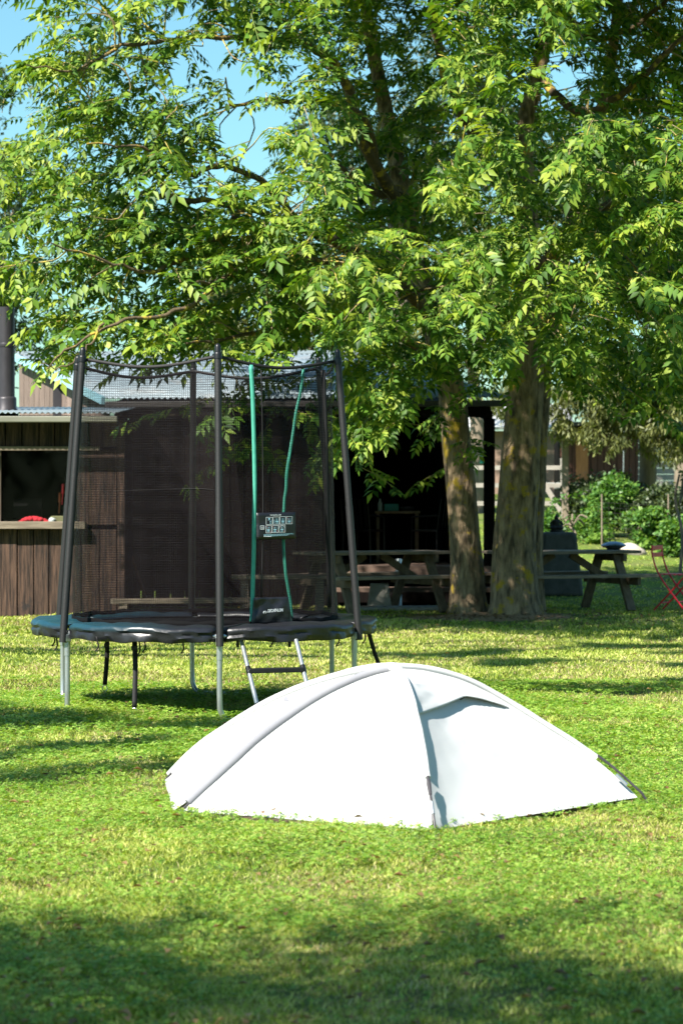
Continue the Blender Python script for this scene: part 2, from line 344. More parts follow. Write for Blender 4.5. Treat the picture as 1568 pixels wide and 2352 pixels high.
TREE = np.array([1.75, 29.0])
def bare(x, y):
    return np.hypot((x-TREE[0])*.55, (y-TREE[1])*.8)
_LT = np.random.default_rng(5).random((256, 256))
def vn2(x, y):
    x = np.asarray(x, float); y = np.asarray(y, float); xi = np.floor(x).astype(int); yi = np.floor(y).astype(int); fx = x-xi; fy = y-yi
    fx = fx*fx*(3-2*fx); fy = fy*fy*(3-2*fy); g = lambda a, b: _LT[a % 256, b % 256]
    return (g(xi, yi)*(1-fx)+g(xi+1, yi)*fx)*(1-fy)+(g(xi, yi+1)*(1-fx)+g(xi+1, yi+1)*fx)*fy
def patch(x, y): return (np.sin(x*1.9+y*.5+1)+np.sin(y*2.7-x*1.3)+np.sin(x*4.3+y*3.1)*.7+np.sin(x*9.1-y*7.3+2)*.4)/3.1
def blades(name, bands, material, hscale=1, dens_fn=None, wscale=1, seg=2):
    Vs = []; Fs = []; base = 0
    for (y0, y1, dens, wid, hgt) in bands:
        hw = (y1*.1412*1.18)+.35; n = int(dens*(y1-y0)*2*hw)
        x = rng.uniform(-hw, hw, n); y = rng.uniform(y0, y1, n)
        keep = np.abs(x) < y*.1412*1.18+.35
        keep &= rng.random(n) < .15+1.25*vn2(x*9+9, y*9)
        keep &= rng.random(n) < .5+1.0*vn2(x*1.3+5, y*1.1+3)
        keep &= bare(x, y) > .35+.5*vn2(x*4, y*4)+.5*rng.random(n)
        keep &= ~((x < -2.75) & (y > 29.4)) & ~((y > 31.8) & (x < 2.4))
        if dens_fn is not None: keep &= rng.random(n) < dens_fn(x, y)
        x = x[keep]; y = y[keep]; n = len(x)
        z = gz(x, y)+micro(x, y)*np.clip((34-y)/3, 0, 1)-.025
        h = hgt*hscale*(.55+.75*rng.random(n))*(.30+.95*vn2(x*7, y*7)+.55*vn2(x*2.3+40, y*2.3)); wd = wid*wscale*(.6+.8*rng.random(n))
        az = rng.uniform(0, 2*PI, n); lean = h*rng.uniform(.15, 1.0, n); la = rng.uniform(0, 2*PI, n)
        sx = np.cos(az)*wd/2; sy = np.sin(az)*wd/2; lx = np.cos(la)*lean; ly = np.sin(la)*lean
        def row(t, wk):
            cx = x+lx*t*t; cy = y+ly*t*t; cz = z+h*t*(1-.25*t)
            return np.stack([np.stack([cx-sx*wk, cy-sy*wk, cz], -1), np.stack([cx+sx*wk, cy+sy*wk, cz], -1)], 1)
        rows = [row(0, 1), row(.55, .85), row(1, .12)] if seg == 2 else [row(0, 1), row(1, .15)]
        k = len(rows)*2
        Vv = np.concatenate(rows, 1).reshape(-1, 3); b0 = base+np.arange(n)*k
        for q in range(len(rows)-1): Fs.append(np.stack([b0+2*q, b0+2*q+1, b0+2*q+3, b0+2*q+2], 1))
        Vs.append(Vv); base += len(Vv)
    o = np_mesh(name, np.concatenate(Vs), np.concatenate(Fs), material)
    return o
BANDS = [(6.0, 9.0, 12500, .0042, .030), (9.0, 12.5, 10500, .0045, .029), (12.5, 18, 5200, .0060, .031), (18, 25, 2400, .009, .036), (25, 34, 1200, .013, .042), (34, 48, 420, .022, .05)]
g1 = blades('grass', BANDS, M['grass']); tag(g1, 'short sunlit green lawn grass round the tent and trampoline', 'grass', kind='stuff')
dry = lambda x, y: np.clip((vn2(x*1.6+7, y*1.3)+.5*vn2(x*5, y*5)-.62)*3.5, .06, 1)
g2 = blades('dry_grass', [(6, 12.5, 9500, .004, .024), (12.5, 20, 4000, .006, .027), (20, 33, 1200, .010, .034)], M['grass_dry'], dens_fn=dry)
tag(g2, 'straw coloured dry blades in worn patches of the lawn', 'grass', kind='stuff')
# clover: three little leaflets on a stem
def clover():
    Vs = []; n0 = 0
    for (y0, y1, dens, s) in ((6, 9.5, 4200, .011), (9.5, 13, 3400, .012), (13, 19, 1500, .017)):
        hw = y1*.1412*1.15+.3; n = int(dens*(y1-y0)*2*hw); x = rng.uniform(-hw, hw, n); y = rng.uniform(y0, y1, n)
        k = (np.abs(x) < y*.1412*1.15+.3) & (rng.random(n) < np.clip((vn2(x*1.3+31, y*1.3)+.4*vn2(x*4+3, y*4)-.45)*3.2, .10, 1)); x = x[k]; y = y[k]; n = len(x)
        z = gz(x, y)+micro(x, y)+rng.uniform(.008, .03, n); a0 = rng.uniform(0, 2*PI, n); tx = rng.uniform(-.5, .5, n); ty = rng.uniform(-.5, .5, n)
        sz = s*(.6+.7*rng.random(n))
        for q in range(3):
            a = a0+q*2.094; c, sn = np.cos(a), np.sin(a); pts = []
            for (d, p) in ((.05, 0), (.6, .48), (1.0, .0), (.6, -.48)):
                px = (c*d-sn*p)*sz; py = (sn*d+c*p)*sz; pts.append(np.stack([x+px, y+py, z+px*tx+py*ty], -1))
            Vs.append(np.stack(pts, 1).reshape(-1, 3))
    V = np.concatenate(Vs); return np_mesh('clover', V, np.arange(len(V)).reshape(-1, 4), M['clover'])
tag(clover(), 'low clover leaves mixed through the lawn', 'clover', kind='stuff')

M['dead_leaf'] = leaf_mat('dead_leaf', (.10, .05, .025), (.20, .11, .05), (.32, .20, .09), .2, 2)
def litter():
    n = 1700; y = 6.4+25*rng.random(n)**1.5; x = rng.uniform(-1, 1, n)*(y*.15+.3); x[900:] = rng.normal(1.8, 1.0, 800); y[900:] = rng.normal(28.6, .7, 800); z = gz(x, y)+micro(x, y)+rng.uniform(.012, .035, n); a0 = rng.uniform(0, 6.28, n); L = rng.uniform(.02, .055, n); pts = []
    for (d, p, h) in ((0, 0, 0), (.5, .28, .25), (1, 0, .1), (.5, -.28, .3)):
        pts.append(np.stack([x+(np.cos(a0)*d-np.sin(a0)*p)*L, y+(np.sin(a0)*d+np.cos(a0)*p)*L, z+h*L], -1))
    V = np.stack(pts, 1).reshape(-1, 3); return np_mesh('leaf_litter', V, np.arange(len(V)).reshape(-1, 4), M['dead_leaf'])
tag(litter(), 'dry brown leaves scattered over the lawn', 'leaves', kind='stuff')
# ------------------------------------------------------------------ ash leaves
def leaflet_template(npairs, L, lw, ll, droop, fold=.25):
    Vt = []; Ft = []
    def leaflet(o, d, length, width, hang):
        d = np.array(d, float); d /= np.linalg.norm(d); s = np.cross([0, 0, 1], d); s /= np.linalg.norm(s); up = np.cross(d, s)
        b = len(Vt); o = np.array(o)
        Vt.append(o); Vt.append(o+d*length*.42+s*width/2+up*fold*width*.5); Vt.append(o+d*length+np.array([0, 0, -hang*length]))
        Vt.append(o+d*length*.42-s*width/2+up*fold*width*.5); Vt.append(o+d*length*.45-up*.0)
        Ft.append((b, b+4, b+2, b+1)); Ft.append((b, b+3, b+2, b+4))
    def rach(t): return np.array([L*t*(1-.18*droop*t), 0, .02-droop*L*t*t])
    for k in range(npairs):
        t = .28+.62*k/max(1, npairs-1)
        for sd in (-1, 1):
            leaflet(rach(t), (.55, sd*.85, -.22-.35*droop), ll*(.85+.2*math.sin(t*3)), lw, .18)
    leaflet(rach(1.0), (1, .02, -droop*1.2-.1), ll*1.1, lw, .1)
    # rachis as a sliver
    b = len(Vt); a, m_, e = rach(0), rach(.5), rach(1)
    w_ = .0022
    for p in (a, m_, e): Vt.append(p+[0, w_, 0]); Vt.append(p-[0, w_, 0])
    Ft.append((b, b+1, b+3, b+2)); Ft.append((b+2, b+3, b+5, b+4))
    return np.array(Vt), np.array(Ft)
TPL = [leaflet_template(4, .27, .057, .122, .2), leaflet_template(3, .22, .058, .120, .4), leaflet_template(4, .30, .050, .110, .05), leaflet_template(2, .17, .060, .118, .3), leaflet_template(3, .20, .038, .085, .15)]
SIMPLE = leaflet_template(1, .22, .13, .22, .4)
def place_leaves(pos, dirs, ups, scl, tpl):
    d = dirs/np.linalg.norm(dirs, axis=1, keepdims=True); s = np.cross(ups, d); s /= np.linalg.norm(s, axis=1, keepdims=True)+1e-9; u = np.cross(d, s)
    T, Ft = tpl; V = pos[:, None, :]+scl[:, None, None]*(T[None, :, 0:1]*d[:, None, :]+T[None, :, 1:2]*s[:, None, :]+T[None, :, 2:3]*u[:, None, :])
    n = len(pos); Fa = Ft[None]+(np.arange(n)*len(T))[:, None, None]
    return V.reshape(-1, 3), Fa.reshape(-1, Ft.shape[1])
class Crown:
    def __init__(s): s.V = []; s.F = []; s.n = 0
    def put(s, pos, dirs, ups, scl, tpl):
        if len(pos) == 0: return
        V, Fq = place_leaves(pos, dirs, ups, scl, tpl); s.V.append(V); s.F.append(Fq+s.n); s.n += len(V)
    def sprays(s, start, sdir, ln, nl=7, size=1, simple=False):
        n = len(start); t = np.tile(np.linspace(.15, 1, nl), n); idx = np.repeat(np.arange(n), nl)
        sd = sdir[idx]; p = start[idx]+sd*(ln[idx]*t)[:, None]; p[:, 2] -= .25*ln[idx]*t*t
        az = np.where(np.tile(np.arange(nl), n) % 2 == 0, 1, -1)*rng.uniform(.5, 1.25, n*nl)*(1-.6*(t > .95)); 
        ca, sa = np.cos(az), np.sin(az); d = np.stack([sd[:, 0]*ca-sd[:, 1]*sa, sd[:, 0]*sa+sd[:, 1]*ca, sd[:, 2]-.15+rng.normal(0, .25, n*nl)], -1)
        up = np.stack([rng.normal(SUN.x*.45, .45, n*nl), rng.normal(SUN.y*.6, .45, n*nl), np.ones(n*nl)], -1)
        scl = size*rng.uniform(.5, 1.25, n*nl)
        if simple: s.put(p, d, up, scl, SIMPLE); return
        w_ = rng.integers(0, len(TPL), n*nl)
        for k in range(len(TPL)): q = w_ == k; s.put(p[q], d[q], up[q], scl[q], TPL[k])
    def build(s, name, m, parent, off=(0, 0, 0)):
        return np_mesh(name, np.concatenate(s.V)-np.array(off), np.concatenate(s.F), m, parent)
# ------------------------------------------------------------------ the ash tree in view
# foliage amount, cells of 100 px, columns from u=-100, rows from v=-200
DENS = ["666777777788888888",
        "346667788889999888",
        "214666777889877999",
        "447774455778877999",
        "356877535784768999",
        "456777747786777999",
        "567887778888858999",
        "678888888888888999",
        "656768768888888899",
        "237887678888888899",
        "112112212687536778",
        "000022446643000111",
        "000001332121000000"]
#         columns: -100 0 100 ...
def dens(u, v):
    c = int((u+100)//100); r = int((v+200)//100)
    if r < 0 or r >= len(DENS) or c < 0 or c >= len(DENS[0]): return 0
    return int(DENS[r][c])/9
def hole(u, v):
    for (cu, cv, ru, rv) in ((12, 800, 45, 95), (150, 850, 60, 25), (25, 35, 70, 60), (420, 150, 75, 38), (560, 190, 50, 48), (565, 300, 42, 72), (1205, 880, 55, 75), (1012, 890, 32, 50), (470, 395, 35, 22), (120, 480, 22, 12), (310, 655, 20, 22), (180, 640, 22, 12), (880, 400, 20, 45), (1120, 440, 32, 42), (600, 400, 22, 22), (500, 90, 40, 20), (700, 150, 22, 14), (20, 190, 30, 22), (240, 470, 25, 12), (395, 560, 22, 12)):
        if ((u-cu)/ru)**2+((v-cv)/rv)**2 < 1+.3*math.sin(u*.2+v*.13): return True
    return False
def y_range(u, v):
    # nearer foliage on the left and at the right front, a deep shaded gap in the middle
    if u < 700: return 23.9+.0006*(760-u), 27.8
    if 800 < u < 1010 and v < 520: return 28.5, 31.5
    if u > 1330 and v < 250: return 28.0, 31.5
    if v > 780: return 24.6, 28.0
    return 22.8, 27.5
ash = thing('ash_tree', 'tall ash tree with two lichen-covered trunks rising from one base beside the picnic tables', 'tree', (1.85, 29.6, 0))
OFF = (1.85, 29.6, 0)
starts = []; 
for gv in np.arange(-190, 1095, 26):
    for gu in np.arange(-95, 1700, 26):
        d0 = dens(gu, gv)
        if d0 == 0: continue
        for layer in range(2):
            if rng.random() < (d0**1.7)*(.64 if gu < 760 else .68):
                u = gu+rng.uniform(-20, 20); v = gv+rng.uniform(-20, 20)
                if hole(u, v): continue
                # clumping
                cl = vnoise(u*.016, v*.024, 3)+.5*vnoise(u*.041+3, v*.05, 9)
                y0, y1 = y_range(u, v); Y = y0+(y1-y0)*(rng.random()**1.3)
                if u > 760 or v < -20:
                    if cl < -.05 and rng.random() < .88: Y = rng.uniform(29.6, 32.3)
                elif cl < -.42 and rng.random() < .8: continue
                if v > 800 and 180 < u < 820: Y = max(Y, 22.0)
                starts.append(P(u, v, Y))
st = np.array(starts); n = len(st)
ctr = np.array([1.6, 29.5, 5.5]); od = st-ctr; od[:, 2] *= .5; od /= np.linalg.norm(od, axis=1, keepdims=True)
sd = od*.8+rng.normal(0, .5, (n, 3)); sd[:, 2] = sd[:, 2]*.5-.12; sd /= np.linalg.norm(sd, axis=1, keepdims=True)
ln = rng.uniform(.25, .6, n)
cw = Crown(); back = st - sd*(ln*.5)[:, None]
cw.sprays(back, sd, ln, 6, 1.0)
nvis = n*6
# crown above and behind the frame: keeps the inside of the tree in shade
m_ = 3200; q = rng.normal(0, 1, (m_, 3)); q /= np.linalg.norm(q, axis=1, keepdims=True); q *= rng.uniform(.55, 1, m_)[:, None]
top = np.array([1.4, 29.0, 9.2])+q*np.array([6.2, 5.2, 3.6]); top = top[top[:, 1] < 31.3]; top = top[(CH+1135/F*top[:, 1] < top[:, 2]-.75)]
dd = rng.normal(0, .6, (len(top), 3)); dd[:, 2] -= .2; dd /= np.linalg.norm(dd, axis=1, keepdims=True)
cw.sprays(top, dd, np.full(len(top), .6), 8, .95, simple=True)
cw.build('crown', M['leaf'], ash, OFF)
print('leaves', nvis, 'top', len(top)*8)
# trunks
def PP(*a): return [P(*x) for x in a]
def trunk(pts, rad, name='trunk', m='bark', seg=22, rough=.05, root=0):
    pts_ = cr(pts, 6); k = len(pts_); rr = np.interp(np.linspace(0, 1, k), np.linspace(0, 1, len(rad)), rad)
    mb = MB(); mb.tube(pts_, list(rr), seg)
    vs = []
    for idx, v in enumerate(mb.v):
        i = min(idx//seg, k-1); c = pts_[i]; d = Vector(v)-c; a = math.atan2(d.y, d.x)
        flare = root*max(0, 1-i/9)**2
        s_ = 1+rough*vnoise(a*2, c.z*2.2, 5)+.02*math.sin(a*9+c.z*6)+flare*(.5+.5*math.sin(a*5+1.3))
        vs.append(tuple(c+d*s_))
    mb.v = vs; return mb.build(name, M[m], ash, True, OFF)
trunk([P(1075, 1425, 29.9), P(1073, 1390, 29.9), P(1072, 1300, 29.9), P(1063, 1180, 29.9), P(1050, 1040, 29.9), P(1036, 900, 29.8), P(1010, 800, 29.7), P(985, 700, 29.7), P(950, 580, 29.9), P(925, 450, 30), P(895, 300, 30.2), P(850, 80, 30.4), P(815, -180, 30.5)],
      [.28, .24, .205, .185, .178, .168, .155, .135, .12, .11, .10, .08, .06], root=.55)
trunk([P(1183, 1430, 29.4), P(1182, 1395, 29.4), P(1180, 1310, 29.4), P(1186, 1180, 29.4), P(1196, 1040, 29.4), P(1206, 900, 29.4), P(1214, 780, 29.4), P(1213, 620, 29.4), P(1208, 450, 29.5), P(1203, 300, 29.6), P(1240, 140, 29.7), P(1290, -60, 29.8), P(1330, -300, 30)],
      [.36, .315, .275, .25, .235, .215, .18, .145, .125, .105, .095, .08, .05], root=.5)
trunk([P(1222, 1415, 29.9), P(1222, 1300, 29.9), P(1228, 1150, 29.9), P(1238, 980, 29.9), P(1248, 850, 30), P(1280, 640, 30.2), P(1340, 420, 30.3), P(1400, 150, 30.4), P(1430, -150, 30.5)],
      [.16, .13, .12, .115, .11, .10, .09, .07, .05], root=.15)
limbs = [  # (points, r0, r1)
 (PP((925, 480, 29.9), (870, 400, 28.8), (820, 290, 28), (784, 175, 27), (700, 100, 26), (560, 88, 25.5), (400, 92, 25)), .075, .018),
 (PP((1000, 760, 29.6), (930, 660, 28.4), (860, 600, 27.5), (784, 565, 26.6), (690, 520, 26), (560, 478, 25.4), (430, 460, 24.9), (330, 440, 24.5)), .085, .012),
 (PP((870, 400, 28.8), (840, 290, 28), (784, 240, 27), (640, 232, 26), (530, 245, 25.5)), .05, .012),
 (PP((930, 660, 28.4), (840, 630, 27), (760, 600, 26), (640, 600, 25), (520, 640, 24.5), (440, 650, 24)), .055, .01),
 (PP((985, 820, 29.6), (900, 760, 28), (820, 720, 27), (700, 740, 26), (560, 770, 25), (420, 790, 24)), .05, .008),
 (PP((1209, 500, 29.4), (1150, 430, 29), (1110, 340, 28.6), (1059, 260, 28), (1010, 120, 27.6), (980, -60, 27)), .095, .03),
 (PP((1213, 640, 29.4), (1290, 560, 28.6), (1380, 480, 28), (1480, 420, 27.5), (1600, 380, 27)), .07, .02),
 (PP((1240, 180, 29.7), (1330, 260, 29), (1420, 220, 28.4), (1500, 150, 28), (1600, 60, 27.6)), .05, .02),
 (PP((1214, 760, 29.4), (1300, 700, 28.2), (1400, 660, 27), (1500, 640, 26), (1590, 660, 25.5)), .06, .01),
 (PP((1214, 800, 29.4), (1150, 720, 28.5), (1080, 680, 27.5), (1000, 660, 27), (900, 700, 26.5)), .05, .01),
 (PP((1290, 20, 29.6), (1350, 90, 29), (1440, 70, 28.6), (1530, 0, 28.2)), .045, .02),
 (PP((925, 450, 30), (850, 440, 28.9), (780, 380, 28), (740, 330, 27.4)), .045, .01),
 (PP((700, 520, 26), (600, 420, 25.4), (500, 380, 25), (430, 400, 24.6), (330, 340, 24.3), (200, 330, 24)), .035, .007),
 (PP((560, 478, 25.4), (480, 560, 24.9), (360, 620, 24.3), (240, 600, 24), (120, 560, 23.6)), .03, .006),
 (PP((400, 92, 25), (280, 110, 24.6), (180, 160, 24.3), (60, 150, 24)), .022, .005),
 (PP((520, 640, 24.5), (400, 720, 24), (270, 740, 23.6), (160, 800, 23.4), (110, 850, 23.3)), .022, .005),
 (PP((240, 740, 23.5), (200, 800, 23.4), (170, 830, 23.3), (120, 845, 23.3), (95, 828, 23.2)), .010, .003),
]
lb = MB()
LP = []
for pts, r0, r1 in limbs:
    c = cr(pts, 6); c = [p+Vector((vnoise(i*.9, 1, 2), 0, vnoise(i*.8, 4, 6)))*.035 for i, p in enumerate(c)]
    lb.tube(c, list(np.linspace(r0*1.2, r1*1.25, len(c))), 8); LP += c
lb.build('limb', M['limb'], ash, True, OFF)
# twigs from limbs to sprays
LPa = np.array([tuple(p) for p in LP]); tb = MB()
for k in range(n):
    s0 = st[k]-sd[k]*ln[k]*.5; s1 = st[k]+sd[k]*ln[k]*.5; s1 = s1-np.array([0, 0, .2*ln[k]])
    dist = np.linalg.norm(LPa-s0, axis=1); j = int(np.argmin(dist))
    if dist[j] < .95 and rng.random() < .45:
        a = LPa[j]; mid = (a+s0)/2+rng.normal(0, .10, 3)+np.array([0, 0, .08])
        tb.tube(cr([a, mid, s0, s1], 3), list(np.linspace(.011, .0035, 10)), 4, cap=False)
    else: tb.tube([Vector(s0), Vector((s0+s1)/2+np.array([0, 0, .05*ln[k]])), Vector(s1)], [.006, .0045, .003], 3, cap=False)
tb.build('twigs', M['twig'], ash, True, OFF)

# ------------------------------------------------------------------ shade trees outside the frame
def blob_tree(name, label, x, y, blobs, nleaf, size, trunk_r, mat_leaf, th, group=None, cat='tree', zb=0, drp=.3, tm='farbark', aspect=1.0, lsz=None):
    t = thing(name, label, cat, (x, y, zb), 0, group)
    tot = sum(b[3]*b[4]*b[5] for b in blobs)**1; Vs = []
    wts = np.array([(b[3]*b[4]*b[5])**(2/3) for b in blobs]); wts /= wts.sum()
    P_ = []
    for b, wt in zip(blobs, wts):
        k = int(nleaf*wt); q = rng.normal(0, 1, (k, 3)); q /= np.linalg.norm(q, axis=1, keepdims=True); q *= (rng.uniform(.25, 1, k)**.6)[:, None]
        q *= (1+.22*np.sin(q[:, 0:1]*5+b[0])*np.sin(q[:, 2:3]*6+b[1])+.12*np.sin(q[:, 1:2]*11))
        c = np.array(b[:3])+q*np.array(b[3:6])
        # cluster
        c = c[(np.sin(c[:, 0]*4.1)+np.sin(c[:, 1]*3.7+c[:, 2])+np.sin(c[:, 2]*4.9+c[:, 0]*1.3)) > -1.1]
        P_.append(c)
    p = np.concatenate(P_); k = len(p)
    d = rng.normal(0, 1, (k, 3)); d[:, 2] -= drp*2; d /= np.linalg.norm(d, axis=1, keepdims=True)
    up = rng.normal(0, .6, (k, 3)); up[:, 2] += 1; s = np.cross(up, d); s /= np.linalg.norm(s, axis=1, keepdims=True)+1e-9
    L = size*rng.uniform(.6, 1.3, k)[:, None]; W = L*.4*aspect
    V = np.stack([p, p+d*L*.45+s*W/2, p+d*L, p+d*L*.45-s*W/2], 1).reshape(-1, 3)
    np_mesh('crown', V-np.array([x, y, zb]), np.arange(len(V)).reshape(-1, 4), mat_leaf, t)
    if trunk_r:
        mb = MB(); mb.tube(cr([(x, y, zb-.1), (x+.05, y, zb+th*.4), (x-.05, y+.1, zb+th*.75), (x, y, zb+th)], 4), list(np.linspace(trunk_r, trunk_r*.55, 13)), 10)
        for b in blobs[:6]: mb.tube(cr([(x, y, zb+th*.7), ((x+b[0])/2, (y+b[1])/2, (zb+th*.8+b[2])/2+.1), b[:3]], 3), list(np.linspace(trunk_r*.4, .02, 7)), 6)
        mb.build('trunk', M[tm], t, True, (x, y, zb))
    return t
def randblobs(cx, cy, cz, rx, ry, rz, n, br, seed):
    rr = np.random.default_rng(seed); out = []
    for _ in range(n):
        q = rr.normal(0, 1, 3); q /= np.linalg.norm(q); q *= rr.uniform(.3, .95)
        s = br*rr.uniform(.65, 1.25); out.append((cx+q[0]*rx, cy+q[1]*ry, cz+q[2]*rz, s, s, s*.75))
    return out
# behind and left of the camera: its crown shades the lawn at the photographer's feet
def shade_spot(X, Y, z, rx, ry, rz):   # crown mass whose shadow falls on lawn point X, Y
    return (X+SUN.x/SUN.z*z, Y+SUN.y/SUN.z*z, z, rx, ry, rz)
bl = []
for i_ in range(26):
    X = -3.2+i_*.27; edge = 8.5+.30*math.sin(i_*1.3)+(.35 if i_ > 18 else 0)
    bl.append(shade_spot(X, edge-.9-.3*random.random(), 7.0, .75, .95, .5))
    bl.append(shade_spot(X+.1, edge-2.5, 7.4, .8, 1.0, .6))
    bl.append(shade_spot(X, edge-4.0, 7.2, .8, 1.0, .6))
blob_tree('shade_tree', 'broad leafy tree standing left of and behind the viewpoint, shading the near lawn', -9.5, -.5, bl, 40000, .15, .32, M['leaf_dark'], 6.2)
bl = []
for (X, Y, rx, ry) in ((-2.2, 15.7, .9, .5), (-1.4, 14.2, .45, .35), (-.9, 15.4, .35, .3), (-2.0, 13.4, .5, .25), (-2.7, 14.7, .5, .4), (-3.2, 16.4, 1., .5), (-1.2, 13.0, .5, .15), (-1.9, 12.5, .5, .15), (.9, 19.2, .55, .18), (2.0, 18.3, .8, .2), (3.0, 19.0, .6, .25)):
    bl.append(shade_spot(X, Y, 7.5, rx, ry, .35))
blob_tree('shade_tree', 'leafy tree off to the left throwing dappled shade beside the trampoline', -11.5, 11.5, bl, 9000, .14, .28, M['leaf_dark'], 6.4)
bl = []
for (X, Y, rx, ry) in ((1.2, 22.6, .9, .4), (2.5, 23.6, 1.1, .6), (3.8, 22.4, .9, .5), (4.6, 24.4, 1, .6), (3.6, 21.0, .8, .3), (1.6, 21.3, .4, .2)):
    bl.append(shade_spot(X, Y, 8.3, rx, ry, .4))
blob_tree('shade_tree', 'tall leafy tree left of the lawn reaching over it above the frame', -9.0, 19.0, bl, 16000, .15, .3, M['leaf_dark'], 7.2)

# ------------------------------------------------------------------ background trees and bushes
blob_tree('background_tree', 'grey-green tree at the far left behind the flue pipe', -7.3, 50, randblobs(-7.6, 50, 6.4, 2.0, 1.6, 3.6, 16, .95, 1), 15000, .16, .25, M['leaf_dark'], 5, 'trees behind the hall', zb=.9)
blob_tree('background_tree', 'pale olive tree behind the ridge of the corrugated roof', -3.4, 52, randblobs(-3.4, 52, 5.0, 2.2, 1.4, 1.7, 14, .9, 2), 15000, .15, .2, M['leaf_far'], 4, 'trees behind the hall', zb=.95)
blob_tree('background_tree', 'hazy grey-green tree above the roof between branches of the ash', -.2, 54, randblobs(-.2, 54, 5.6, 2.2, 1.4, 2.0, 14, .9, 3), 15000, .15, .2, M['leaf_far'], 4, 'trees behind the hall', zb=1.0)
blob_tree('background_tree', 'grey-green tree seen behind the two ash trunks', 3.1, 56, randblobs(3.2, 56, 6.2, 2.2, 1.4, 2.6, 16, .95, 4), 16000, .15, .2, M['leaf_far'], 4.4, 'trees behind the hall', zb=1.0)
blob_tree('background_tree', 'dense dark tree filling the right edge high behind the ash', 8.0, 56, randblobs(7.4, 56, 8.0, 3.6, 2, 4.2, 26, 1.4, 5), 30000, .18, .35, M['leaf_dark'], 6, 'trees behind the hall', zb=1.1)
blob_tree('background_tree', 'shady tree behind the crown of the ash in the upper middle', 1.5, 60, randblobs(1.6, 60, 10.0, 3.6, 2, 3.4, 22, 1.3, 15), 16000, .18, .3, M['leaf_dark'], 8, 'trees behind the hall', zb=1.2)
# willow with hanging narrow leaves and pale trunk
wb = randblobs(5.6, 47, 3.5, 2.7, 1.3, .95, 34, .55, 6)+randblobs(6.6, 46.5, 2.7, 1.0, .6, .5, 7, .35, 61)
wb += [(4.9, 46.8, 2.7, .35, .35, .4), (6.0, 46.8, 2.4, .3, .3, .55), (5.4, 46.6, 2.3, .3, .3, .45), (6.9, 46.8, 2.6, .35, .3, .6), (4.1, 47, 3.25, .5, .4, .38), (4.3, 47, 2.75, .3, .3, .35), (3.5, 47.4, 3.5, .35, .4, .3)]
blob_tree('willow_tree', 'willow with hanging olive leaves and pale trunk in front of the brown shed', 6.05, 48.2, wb, 60000, .13, .20, M['leaf_far'], 3.2, zb=.93, drp=.9, aspect=.7)
def bush(label, x, y, w_, h, d, nl, m='leaf_bush', seed=1, size=.09):
    z0 = float(gz(x, y)); t = blob_tree('bush', label, x, y, randblobs(x, y, z0+h*.45, w_*.8, d*.7, h*.45, 9, min(w_, h)*.45, seed), nl, size, .03, M[m], h*.5, 'bushes along the far bank', 'bush', zb=z0, drp=.2, aspect=1.6)
    return t
bush('bright green leafy bush right of the small seated statue', 4.15, 43.5, .75, .85, .6, 7000, seed=11)
bush('rounded green bush under the hanging willow leaves', 4.85, 44.6, .8, 1.15, .6, 8000, seed=12)
bush('dark green bush behind the wire mesh on the bank', 5.55, 43.9, .8, 1.15, .6, 8000, 'leaf_dark', 13)
bush('pale green bush above the pale rock', 5.25, 42.5, .5, .8, .4, 5000, seed=14)
bush('dark bush at the right edge behind the red chair', 6.15, 42.6, .7, 1.35, .6, 8000, 'leaf_dark', 16)
bush('low ivy covered bush at the foot of the bank near the right edge', 5.85, 41.0, .6, .7, .4, 6000, seed=17)
bush('dark leafy mound against the foot of the brown shed', 5.3, 47.5, 1.3, 1.0, .6, 9000, 'leaf_dark', 18)
# trees round the rest of the garden, behind and beside the viewpoint
for k_, (gx, gy, lab) in enumerate(((-14, -24, 'large garden tree far behind the viewpoint on the left'), (-4, -27, 'large garden tree straight behind the viewpoint, left one of the middle pair'), (5, -26, 'large garden tree straight behind the viewpoint, right one of the middle pair'), (14, -23, 'large garden tree far behind the viewpoint on the right'), (20, 2, 'large garden tree on the right side of the lawn nearer the viewpoint'), (19, 18, 'large garden tree on the right side of the lawn level with the tables'), (-22, 6, 'large garden tree beyond the left side of the lawn'))):
    blob_tree('garden_tree', lab, gx, gy, randblobs(gx, gy, 5.2, 4.2, 3.2, 3.8, 16, 2.2, 70+k_), 5000, .55, .4, M['leaf_dark'], 4, 'trees round the garden')
# ------------------------------------------------------------------ corrugated sheets
def corrugated(mb, a, b, c, d, wl, amp, n_per=8):
    # a-b eave edge, d-c ridge edge
    a, b, c, d = map(Vector, (a, b, c, d)); L = (b-a).length; n = int(L/wl*n_per); nrm = (b-a).cross(d-a).normalized(); rows = [[], []]
    for i in range(n+1):
        t = i/n; h = nrm*amp*math.sin(t*L/wl*2*PI)
        rows[0].append(a.lerp(b, t)+h); rows[1].append(d.lerp(c, t)+h)
    mb.grid(rows)
def boards(mb, x0, x1, y, z0, z1, wd, th=.025, gap=.014, ang=0, jit=.009, zf=None):
    x = x0
    while x < x1-.02:
        w_ = min(wd*random.uniform(.88, 1.1), x1-x); dy = random.uniform(-jit, jit)
        top = z1 if zf is None else min(zf(x), zf(x+w_))
        mb.box((x+w_/2, y+dy, (z0+top)/2), (w_-gap, th, top-z0)); x += w_
